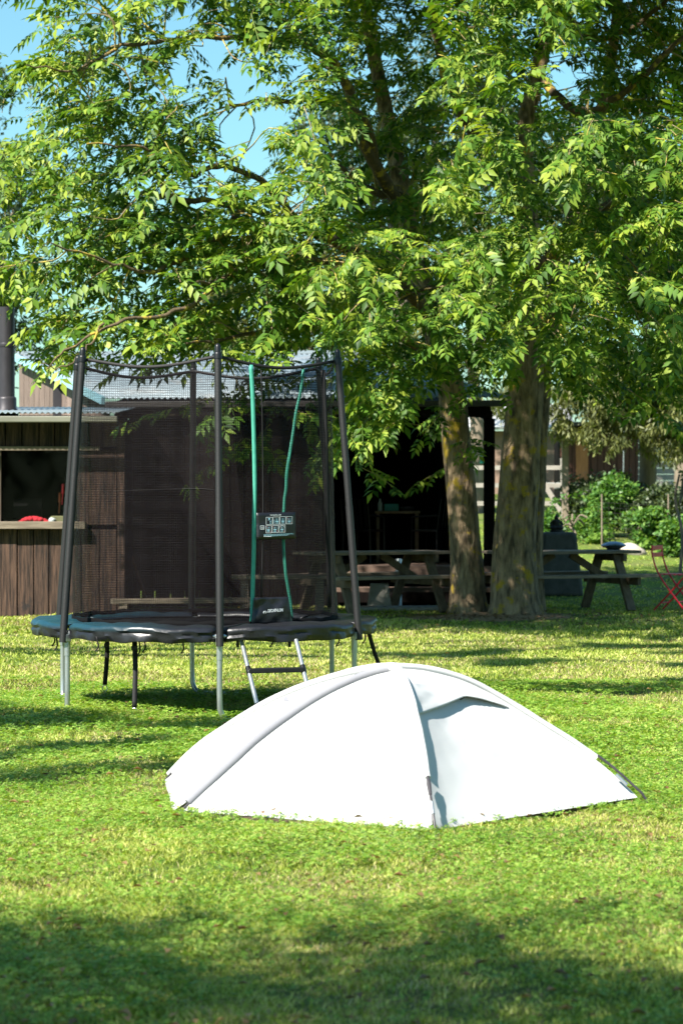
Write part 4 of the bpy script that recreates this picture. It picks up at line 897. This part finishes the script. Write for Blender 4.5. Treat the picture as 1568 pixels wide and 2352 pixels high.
# net surface
def netR(a, z):
    s = max(0, min(1, (z-.58)/1.78)); rel = ((a-ANG[0]) % R(60))-R(30)
    hx = .985*math.cos(R(30))/math.cos(rel); hx = lerp(hx, .93, .1); return lerp(.925, hx, s**1.1)
def rimz(a):
    t_ = ((a-ANG[0]) % R(60))/R(60); return 2.385-.062*math.sin(t_*PI)
NA, NZ = 240, 60; rows = []
for i_ in range(NZ+1):
    row = []
    for j_ in range(NA):
        a = 2*PI*j_/NA; z = lerp(.60, rimz(a), i_/NZ); fold = .006*math.sin(a*37+z*2)+.010*vnoise(a*9, z*1.3, 3)+.004*vnoise(a*6, z*22, 8)
        row.append(tp(a, netR(a, z)+fold*math.sin(PI*min(1, i_/NZ*1.02)), z))
    rows.append(row)
nb_ = MB(); nb_.grid(rows, close=True); nob = nb_.build('safety_net', M['net'], tr, True, to)
uvl = nob.data.uv_layers.new(name='UVMap'); nl_ = len(nob.data.loops); vi = np.zeros(nl_, dtype=np.int32); nob.data.loops.foreach_get('vertex_index', vi)
uu_ = (vi % NA)/NA*5.9; zz_ = np.array([v[2] for v in nb_.v])[vi]
# fix the seam
pl = vi.reshape(-1, 4); us = uu_.reshape(-1, 4); seam = (us.max(1)-us.min(1)) > 3; us[seam] = np.where(us[seam] < 1, us[seam]+5.9, us[seam])
uvl.data.foreach_set('uv', np.stack([us.ravel(), zz_], 1).astype(np.float32).ravel())
def band(z0f, z1f, ro, name, m, aa=None, par=tr):
    lo, hi = [], []; n_ = 144
    rows = [[], []]
    for j_ in range(n_): a = 2*PI*j_/n_; rows[0].append(tp(a, netR(a, z0f(a))+ro, z0f(a))); rows[1].append(tp(a, netR(a, z1f(a))+ro, z1f(a)))
    return MB().grid(rows, close=True).build(name, m, par, True, to, solid=.004)
band(lambda a: rimz(a)-.011, lambda a: rimz(a)+.011, .006, 'rim_band', M['webbing'], par=nob)
band(lambda a: .575, lambda a: .625+.005*math.sin(a*17)+.003*math.sin(a*41), .006, 'bottom_hem', M['mat'], par=nob)
def net_pt(u, v, off=.012):
    Y = 16.1; th = -1.2
    for _ in range(25):
        X = (u-784)/F*Y; z = CH-(v-HZ)/F*Y; r_ = netR(th, z)+off; x = max(-r_*.999, min(r_*.999, X-TX)); y = -math.sqrt(max(0, r_*r_-x*x)); Y = TY+y; th = math.atan2(y, x)
    return Vector(((u-784)/F*Y, Y, CH-(v-HZ)/F*Y))
def strip(pts, w_, name, m, par, off=.012):
    c = [net_pt(u, v, off) for u, v in pts]; cc = cr(c, 5); rows = [[p-Vector((w_/2, 0, 0)) for p in cc], [p+Vector((w_/2, .004, 0)) for p in cc]]
    return MB().grid(rows).build(name, m, par, True, to, solid=.003)
strip([(576, 838), (580, 900), (583, 1000), (585, 1100), (584, 1180), (583, 1260), (581, 1330), (579, 1400), (578, 1428)], .028, 'door_strap', M['green'], nob)
strip([(697, 848), (690, 900), (680, 945), (672, 1000), (659, 1080), (657, 1118), (653, 1150), (651, 1200), (651, 1250), (655, 1310), (661, 1350), (667, 1385), (670, 1420)], .019, 'door_strap', M['green'], nob, -.004)
strip([(600, 850), (603, 1000), (604, 1200), (600, 1372)], .006, 'door_seam', M['webbing'], nob, .008)
strip([(742, 850), (748, 1000), (752, 1200), (756, 1395)], .03, 'net_seam', M['webbing'], nob, .0)
strip([(262, 1128), (440, 1122), (498, 1126)], .004, 'net_seam', M['webbing'], nob, .005)
# instruction panel
def panel(corners, name, m, par, nx_=12, ny_=8, off=.02, crease=.006):
    (u0, v0), (u1, v1), (u2, v2), (u3, v3) = corners; rows = []
    for j_ in range(ny_+1):
        s = j_/ny_; row = []
        for i_ in range(nx_+1):
            t_ = i_/nx_; u = lerp(lerp(u0, u1, t_), lerp(u3, u2, t_), s); v = lerp(lerp(v0, v1, t_), lerp(v3, v2, t_), s)
            p = net_pt(u, v, off+.004); p.y += crease*vnoise(t_*5, s*3, 4); row.append(p)
        rows.append(row)
    return MB().grid(rows).build(name, m, par, True, to, solid=.002)
pnl = panel(((589, 1178), (678, 1176), (679, 1237), (590, 1240)), 'instruction_panel', M['vinyl'], nob)
def ink(polys, name, m, par, off=.034):   # flat printed shapes given in picture units on the panel
    mb = MB()
    for pl_ in polys:
        mb.add([net_pt(u, v, off) for u, v in pl_], [tuple(range(len(pl_)))])
    return mb.build(name, m, par, False, to)
def bar(u0, v0, u1, v1, w_=.8):
    dx, dy = u1-u0, v1-v0; L = math.hypot(dx, dy); nx_, ny_ = -dy/L*w_/2, dx/L*w_/2
    return [(u0+nx_, v0+ny_), (u1+nx_, v1+ny_), (u1-nx_, v1-ny_), (u0-nx_, v0-ny_)]
def frame(u0, v0, u1, v1, w_=.8): return [bar(u0, v0, u1, v0, w_), bar(u1, v0, u1, v1, w_), bar(u1, v1, u0, v1, w_), bar(u0, v1, u0, v0, w_)]
wp, cp_, rp = [], [], []
S = lambda x: 561.9+x/4.356*.5741; T_ = lambda y: 1148.2+y/4.356*.5741   # crop 4 -> picture units
for (x0, y0, x1, y1) in ((375, 303, 485, 430), (495, 297, 605, 425), (612, 292, 715, 422), (728, 290, 828, 417), (372, 450, 470, 575), (480, 447, 588, 568), (600, 440, 705, 563), (275, 450, 340, 512)):
    wp += frame(S(x0), T_(y0), S(x1), T_(y1))
for (cx_, cy_) in ((565, 375), (665, 372), (778, 372), (415, 525), (530, 520), (652, 515)):
    cp_.append([(S(cx_+30*math.cos(q)), T_(cy_+12*math.sin(q))) for q in np.linspace(0, 2*PI, 12)[:-1]])
    cp_ += [bar(S(cx_-26), T_(cy_), S(cx_-26), T_(cy_-55), .5), bar(S(cx_+26), T_(cy_), S(cx_+26), T_(cy_-55), .5), bar(S(cx_-26), T_(cy_+28), S(cx_+26), T_(cy_+28), 1.4)]
    cp_.append([(S(cx_+8*math.cos(q)), T_(cy_-42+9*math.sin(q))) for q in np.linspace(0, 2*PI, 8)[:-1]]); cp_.append(bar(S(cx_), T_(cy_-32), S(cx_), T_(cy_-8), 1.0))
cp_.append([(S(428+20*math.cos(q)), T_(330+18*math.sin(q))) for q in np.linspace(0, 2*PI, 10)[:-1]]); cp_ += [bar(S(400), T_(357), S(480), T_(357), .4), bar(S(435), T_(380), S(468), T_(380), 1.4), bar(S(435), T_(405), S(468), T_(405), 1.4)]
cp_ += [bar(S(517), T_(345), S(517), T_(410), 1.1)]
wp += [bar(S(296), T_(468), S(296), T_(500), .8)]+frame(S(315), T_(468), S(328), T_(500), .5)
wp += [bar(S(600), T_(480), S(652), T_(445), .6), bar(S(652), T_(445), S(705), T_(480), .6)]
for (x0, y0, x1, y1) in ((728, 290, 828, 417), (372, 450, 470, 575), (480, 447, 588, 568), (600, 440, 705, 563)): rp.append(bar(S(x0), T_(y0), S(x1), T_(y1), .7))
random.seed(3)
for r_ in range(4):
    x = 332
    while x < (812 if r_ < 2 else 745): w2 = random.uniform(18, 60); cp_.append(bar(S(x), T_(606+r_*10-(x-332)*.045), S(x+w2), T_(606+r_*10-(x+w2-332)*.045), .62)); x += w2+6
for x in (335, 358, 378, 402, 415, 432, 452): wp.append(bar(S(x), T_(636), S(x+13), T_(636), 1.6))
ink(wp, 'printed_frames', M['white_ink'], pnl); ink(cp_, 'printed_pictograms', M['cyan_ink'], pnl); ink(rp, 'printed_strokes', M['red_ink'], pnl)
def text_mesh(txt, size, shear, bold=.0):
    cu = bpy.data.curves.new('txt', 'FONT'); cu.body = txt; cu.size = size; cu.shear = shear; cu.offset = bold; cu.align_x = 'LEFT'; cu.resolution_u = 3
    o = bpy.data.objects.new('txt', cu); COL.objects.link(o); bpy.context.view_layer.update()
    me = bpy.data.meshes.new_from_object(o.evaluated_get(bpy.context.evaluated_depsgraph_get())); bpy.data.objects.remove(o); return me
def print_text(txt, u0, v0, width, height, name, m, par, off, shear=0, bold=0, slope=0, mapf=None):
    me = text_mesh(txt, 1, shear, bold); co_ = np.array([v.co[:] for v in me.vertices]); mn = co_.min(0); sz = co_.max(0)-mn
    for v in me.vertices:
        tx = (v.co.x-mn[0])/sz[0]; ty = (v.co.y-mn[1])/sz[1]; u = u0+tx*width; vv = v0-ty*height+slope*tx
        p = mapf(u, vv) if mapf else net_pt(u, vv, off); v.co = p-Vector(to)
    me.update(); return link(name, me, m, par)
print_text('trampoline 240', S(445), T_(281), S(635)-S(445), 4.4, 'printed_title', M['white_ink'], pnl, .034, bold=.01)
# shoe bag at the foot of the door
bagc = ((583, 1373), (662, 1371), (672, 1432), (577, 1434))
bag = panel(bagc, 'shoe_bag', M['vinyl'], nob, 18, 12, .03, .016)
bmap = lambda u, v: net_pt(u, v, .060)
print_text('DECATHLON', S(400), T_(1962), S(672)-S(400), 7.2, 'printed_word', M['white_ink'], bag, .06, shear=.25, bold=.022, slope=-2.4, mapf=bmap)
lg_ = []
for q in range(14):
    a, b = q/14*2*PI, (q+1)/14*2*PI
    if q in (3, 4): continue
    lg_.append([(S(352+32*math.cos(t2)*rr), T_(1958+22*math.sin(t2)*rr-6*math.cos(t2))) for t2, rr in ((a, 1), (b, 1), (b, .72), (a, .72))])
lg_.append([(S(338+13*math.cos(q)), T_(1950+14*math.sin(q))) for q in np.linspace(0, 2*PI, 10)[:-1]])
mb = MB()
for pl_ in lg_: mb.add([bmap(u, v) for u, v in pl_], [tuple(range(len(pl_)))])
mb.build('printed_emblem', M['white_ink'], bag, False, to)
# hanging anchor straps
def strap(top, bot, ring_r=.022):
    a, b = Vector(top), Vector(bot); c = cr([a, a.lerp(b, .4)+Vector((.006, -.004, 0)), b], 6); w_ = .0165
    s_ = MB().grid([[p-Vector((w_, 0, 0)) for p in c], [p+Vector((w_, .006, 0)) for p in c]]).build('anchor_strap', M['webbing'], tr, True, to, solid=.004)
    rp_ = [b+Vector((math.sin(q)*ring_r*.8, 0, -.025-math.cos(q)*ring_r*-1*1.0)) for q in np.linspace(0, 2*PI, 17)]
    MB().tube(rp_, .0035, 6).build('ring', M['zinc'], s_, True, to); MB().tube([b+Vector((0, 0, -.045)), b+Vector((0, .005, -.085))], .004, 6).build('peg', M['zinc'], s_, True, to)
    MB().box(a.lerp(b, .12), (.042, .014, .03)).build('buckle', M['plastic'], s_, off=to, bevel=.003)
strap((P(309, 1470, 16.15)), P(309, 1626, 16.05)); strap(P(246, 1470, 17.6), P(241, 1573, 17.65))
a, b = Vector(P(845, 1447, 17.3)), Vector(P(882, 1560, 17.4)); c = cr([a, a.lerp(b, .5)+Vector((-.01, 0, .01)), b], 5)
MB().grid([[p-Vector((.015, 0, 0)) for p in c], [p+Vector((.015, .006, 0)) for p in c]]).build('anchor_strap', M['webbing'], tr, True, to, solid=.004)
for (u, v, Y) in ((122, 1463, 16.6), (128, 1470, 16.5), (222, 1476, 15.98), (330, 1476, 15.95), (418, 1480, 15.9), (622, 1466, 15.97), (775, 1460, 16.5), (835, 1455, 16.9), (318, 1478, 16.1)):
    a = Vector(P(u, v, Y)); L = random.uniform(.04, .09); c = cr([a+Vector((0, 0, .04)), a+Vector((.012, 0, -L*.5)), a+Vector((-.008, 0, -L)), a+Vector((.014, 0, -L*.9))], 4)
    MB().grid([[p-Vector((.005, 0, 0)) for p in c], [p+Vector((.005, .003, 0)) for p in c]]).build('tie_cord', M['webbing'], tr, True, to, solid=.003)
# ladder
lad = thing('ladder', 'small two-rung metal ladder hooked on the trampoline front edge', 'ladder', tuple(P(661, 1658, 15.6)[:2])+(0,)); lo_ = lad.location[:]
Lt, Lb = Vector(P(552, 1462, 16.0)), Vector(P(601, 1665, 15.45)); Rt, Rb = Vector(P(677, 1458, 16.05)), Vector(P(726, 1662, 15.5)); Lb.z = 0; Rb.z = 0
for a, b in ((Lt, Lb), (Rt, Rb)): MB().tube([a, b], .0145, 14).build('side_rail', M['zinc'], lad, True, lo_)
for f in (.40, .82):
    A, B = Lt.lerp(Lb, f), Rt.lerp(Rb, f); d = (B-A).normalized()
    rg = MB().beam(A+Vector((0, -.012, 0)), B+Vector((0, -.012, 0)), .05, .032).build('rung', M['plastic'], lad, off=lo_, bevel=.005)
    for Q, aa, bb in ((A, Lt, Lb), (B, Rt, Rb)):
        ax = (bb-aa).normalized(); MB().tube([Q-ax*.03, Q+ax*.03], .019, 14).build('rung_clamp', M['plastic'], rg, True, lo_)
        MB().tube([Q+Vector((0, -.026, 0)), Q+Vector((0, -.016, 0))], .005, 8).build('bolt', M['zinc'], rg, True, lo_)
for u in (546, 665):
    a = Vector(P(u, 1466, 16.25)); MB().tube([a, a+Vector((0, 0, -.06))], .011, 10).build('hook_end', M['plastic'], lad, True, lo_)

# ------------------------------------------------------------------ tent
tn = thing('tent', 'low white dome tent with dark pole ends pitched on the lawn in front', 'tent', (.3, 11.3, 0)); no = (.3, 11.3, 0)
AP = (908, 1537, 11.35)
arcF = [AP, (926, 1556, 11.12), (944, 1598, 10.96), (957, 1650, 10.85), (968, 1700, 10.76), (978, 1760, 10.66), (985, 1810, 10.58), (992, 1860, 10.5), (1000, 1918, 10.44)]
arcLF = [AP, (862, 1546, 11.36), (815, 1562, 11.36), (740, 1598, 11.34), (670, 1643, 11.31), (600, 1694, 11.27), (530, 1757, 11.21), (462, 1820, 11.15), (404, 1874, 11.09)]
arcLB = [(908, 1533, 11.4), (850, 1537, 11.52), (780, 1553, 11.66), (700, 1578, 11.8), (620, 1612, 11.95), (540, 1660, 12.08), (465, 1710, 12.2), (412, 1757, 12.3), (376, 1797, 12.34)]
arcR = [(908, 1533, 11.4), (975, 1538, 11.46), (1050, 1556, 11.52), (1110, 1582, 11.56), (1180, 1622, 11.58), (1260, 1672, 11.6), (1330, 1716, 11.61), (1395, 1764, 11.6), (1478, 1842, 11.56)]
def arc(a, n_=8): return cr([P(*x) for x in a], n_)
AF, ALF, ALB, AR = map(arc, (arcF, arcLF, arcLB, arcR)); NT = len(AF)-1
def at(A, t): f = t*NT; i_ = min(int(f), NT-1); return A[i_].lerp(A[i_+1], f-i_)
def tent_panel(A, B, endA, endB, name, sag=.03, ns=28, edge_=.018):
    # endA/endB: fabric hem corners (world) replacing the pole tips
    ctr_ = Vector((.35, 11.4, .0)); rows = []
    for i_ in range(NT+1):
        t_ = i_/NT; pa, pb = at(A, t_), at(B, t_); k_ = max(0, (t_-.72)/.28)**1.5
        pa = pa.lerp(Vector(endA), k_); pb = pb.lerp(Vector(endB), k_); row = []
        for j_ in range(ns+1):
            s = j_/ns; p = pa.lerp(pb, s); inw = (ctr_-p); inw.z = -.4*abs(inw.length); inw.normalize()
            amt = sag*4*s*(1-s)*math.sin(PI*min(1, t_*1.0))**.8*min(1, t_*3)
            wr = .007*vnoise(s*6+t_*4, t_*9-s*5, sag*50)*math.sin(PI*s)
            edge = edge_*(min(1, s*14)*min(1, (1-s)*14))
            p = p+inw*(amt+wr+edge*min(1, t_*4)*(1-k_)); row.append(p)
        rows.append(row)
    MB().grid(rows).build(name, M['tent'], tn, True, no); return rows
gnd = lambda u, v, Y, z=.015: (P(u, v, Y)[0], Y, z)
eF = gnd(1002, 1910, 10.47); eLF = gnd(412, 1876, 11.08); eLB = gnd(378, 1800, 12.3, .02); eR = gnd(1463, 1838, 11.55, .02)
tent_panel(ALF, AF, gnd(412, 1876, 11.10), gnd(990, 1905, 10.49), 'front_panel', .015)
RROWS = tent_panel(AF, AR, gnd(1006, 1910, 10.49), eR, 'right_panel', .022, edge_=.016)
tent_panel(ALB, ALF, gnd(378, 1799, 12.3, .02), gnd(396, 1870, 11.13), 'left_panel', .02)
tent_panel(AR, ALB, gnd(1460, 1832, 11.62, .02), gnd(380, 1798, 12.36, .02), 'back_panel', .02)
# pole sleeves: raised fabric fins
def sleeve(A, t0, t1, r_, name='pole_sleeve', flat=1.0, lift=.008, m='tent', par=tn):
    pts = [at(A, lerp(t0, t1, i_/30))+Vector((0, 0, lift)) for i_ in range(31)]; rr = [r_*(1+.12*vnoise(i_*.6, 2, r_*90)) for i_ in range(31)]
    mb = MB().tube(pts, rr, 10); mb.v = [(x, y, z) for x, y, z in mb.v]; return mb.build(name, M[m], par, True, no)
sleeve(AF, .0, .70, .0135); sleeve(ALF, .0, .94, .0175, m='sleeve'); sleeve(ALB, .0, .955, .016); sleeve(AR, .0, .83, .014)
for A, t0, nm in ((AF, .69, 1), (ALF, .93, 1), (ALB, .93, 1), (AR, .82, 1)):
    pts = [at(A, lerp(t0, 1, i_/8))+(Vector((0, -.055, .004)) if A is not AR else Vector((.012+.01*i_/8, -.01, .012))) for i_ in range(9)]; pts[-1].z = -.01
    pl_ = MB().tube(pts, .0062, 8).build('pole', M['tentpole'], tn, True, no)
    if nm and t0 < .9: q0, q1 = at(A, lerp(t0, 1, .45)), at(A, lerp(t0, 1, .66)); MB().tube([q0+Vector((0,-.055,.004)), q1+Vector((0,-.055,.004))], .0085, 8).build('ferrule', M['zinc'], pl_, True, no)
o = MB().tube([at(AF, .68)+Vector((0, -.055, .006)), at(AF, .72)+Vector((0, -.06, 0)), at(AF, .78)+Vector((0, -.06, 0))], [.006, .011, .008], 8).build('sleeve_end', M['tentpole'], tn, True, no)
# vent hood on the right panel: a lifted flap of fabric held open by a stay
RG = np.array([[tuple(p) for p in row] for row in RROWS]); RPU = 784+RG[..., 0]/RG[..., 1]*F; RPV = HZ+(CH-RG[..., 2])/RG[..., 1]*F
def surf(u, v):
    d = (RPU-u)**2+(RPV-v)**2; k = np.argsort(d.ravel())[:4]; wt = 1/(d.ravel()[k]+1e-3); q = (RG.reshape(-1, 3)[k]*wt[:, None]).sum(0)/wt.sum()
    return Vector(((u-784)/F*q[1], q[1], CH-(v-HZ)/F*q[1]))
HNRM = Vector((.30, -.62, .62)).normalized()
def epix(s):
    f = .48
    return (lerp(960, 1062, s/f), lerp(1644, 1609, s/f)+3*math.sin(s/f*PI)) if s < f else (lerp(1062, 1168, (s-f)/(1-f)), lerp(1609, 1628, (s-f)/(1-f))-2*math.sin((s-f)/(1-f)*PI))
rows = []
for i_ in range(31):
    s_ = i_/30; e = epix(s_); tpx = (lerp(932, 1085, s_), lerp(1566, 1578, s_)); row = []
    for j_ in range(15):
        t_ = j_/14; q = surf(lerp(tpx[0], e[0], t_), lerp(tpx[1], e[1], t_)); row.append(q+HNRM*(.004+.030*math.sin(s_*PI)**.8*t_**1.3+.003*vnoise(s_*7, t_*5, 2)))
    rows.append(row)
hd = MB().grid(rows).build('vent_hood', M['tent'], tn, True, no, solid=.003)
q = surf(1062, 1609); MB().tube([q+HNRM*.028, q+Vector((-.07, .01, -.03))], .004, 6).build('stay', M['tentpole'], hd, True, no)
# small triangular opening on the left panel
v0, v1, v2 = Vector(P(657, 1602, 11.50)), Vector(P(650, 1612, 11.47)), Vector(P(668, 1618, 11.42))
MB().add([v0+Vector((0, -.03, .01)), v1+Vector((0, -.03, .01)), v2+Vector((0, -.02, .012))], [(0, 1, 2)]).build('small_vent', M['sleeve'], tn, off=no, solid=.004)
mb = MB(); ps = [Vector(P(640, 1628, 11.38)), Vector(P(655, 1600, 11.48)), Vector(P(742, 1583, 11.40)), Vector(P(672, 1620, 11.35))]
mb.add([ps[0], ps[1]+Vector((0, -.05, .012)), ps[2], ps[3]+Vector((0, -.01, 0))], [(0, 1, 2, 3)]); 
# apex cap: crossing sleeves with a small gap
apx = at(AF, 0); MB().tube([apx+Vector((-.05, .02, -.012)), apx+Vector((-.02, 0, .008)), apx+Vector((.015, -.02, .006)), apx+Vector((.03, -.05, -.015))], [.014, .02, .018, .012], 10).build('apex_fold', M['tent'], tn, True, no)
# hem and groundsheet edge
gs = MB(); gp = [gnd(416, 1877, 11.07, .004), gnd(998, 1908, 10.5, .004), gnd(1450, 1840, 11.56, .006), gnd(400, 1800, 12.2, .006)]
gs.add(gp, [(0, 1, 2, 3)]); gs.build('groundsheet', M['groundsheet'], tn, off=no, solid=.012)
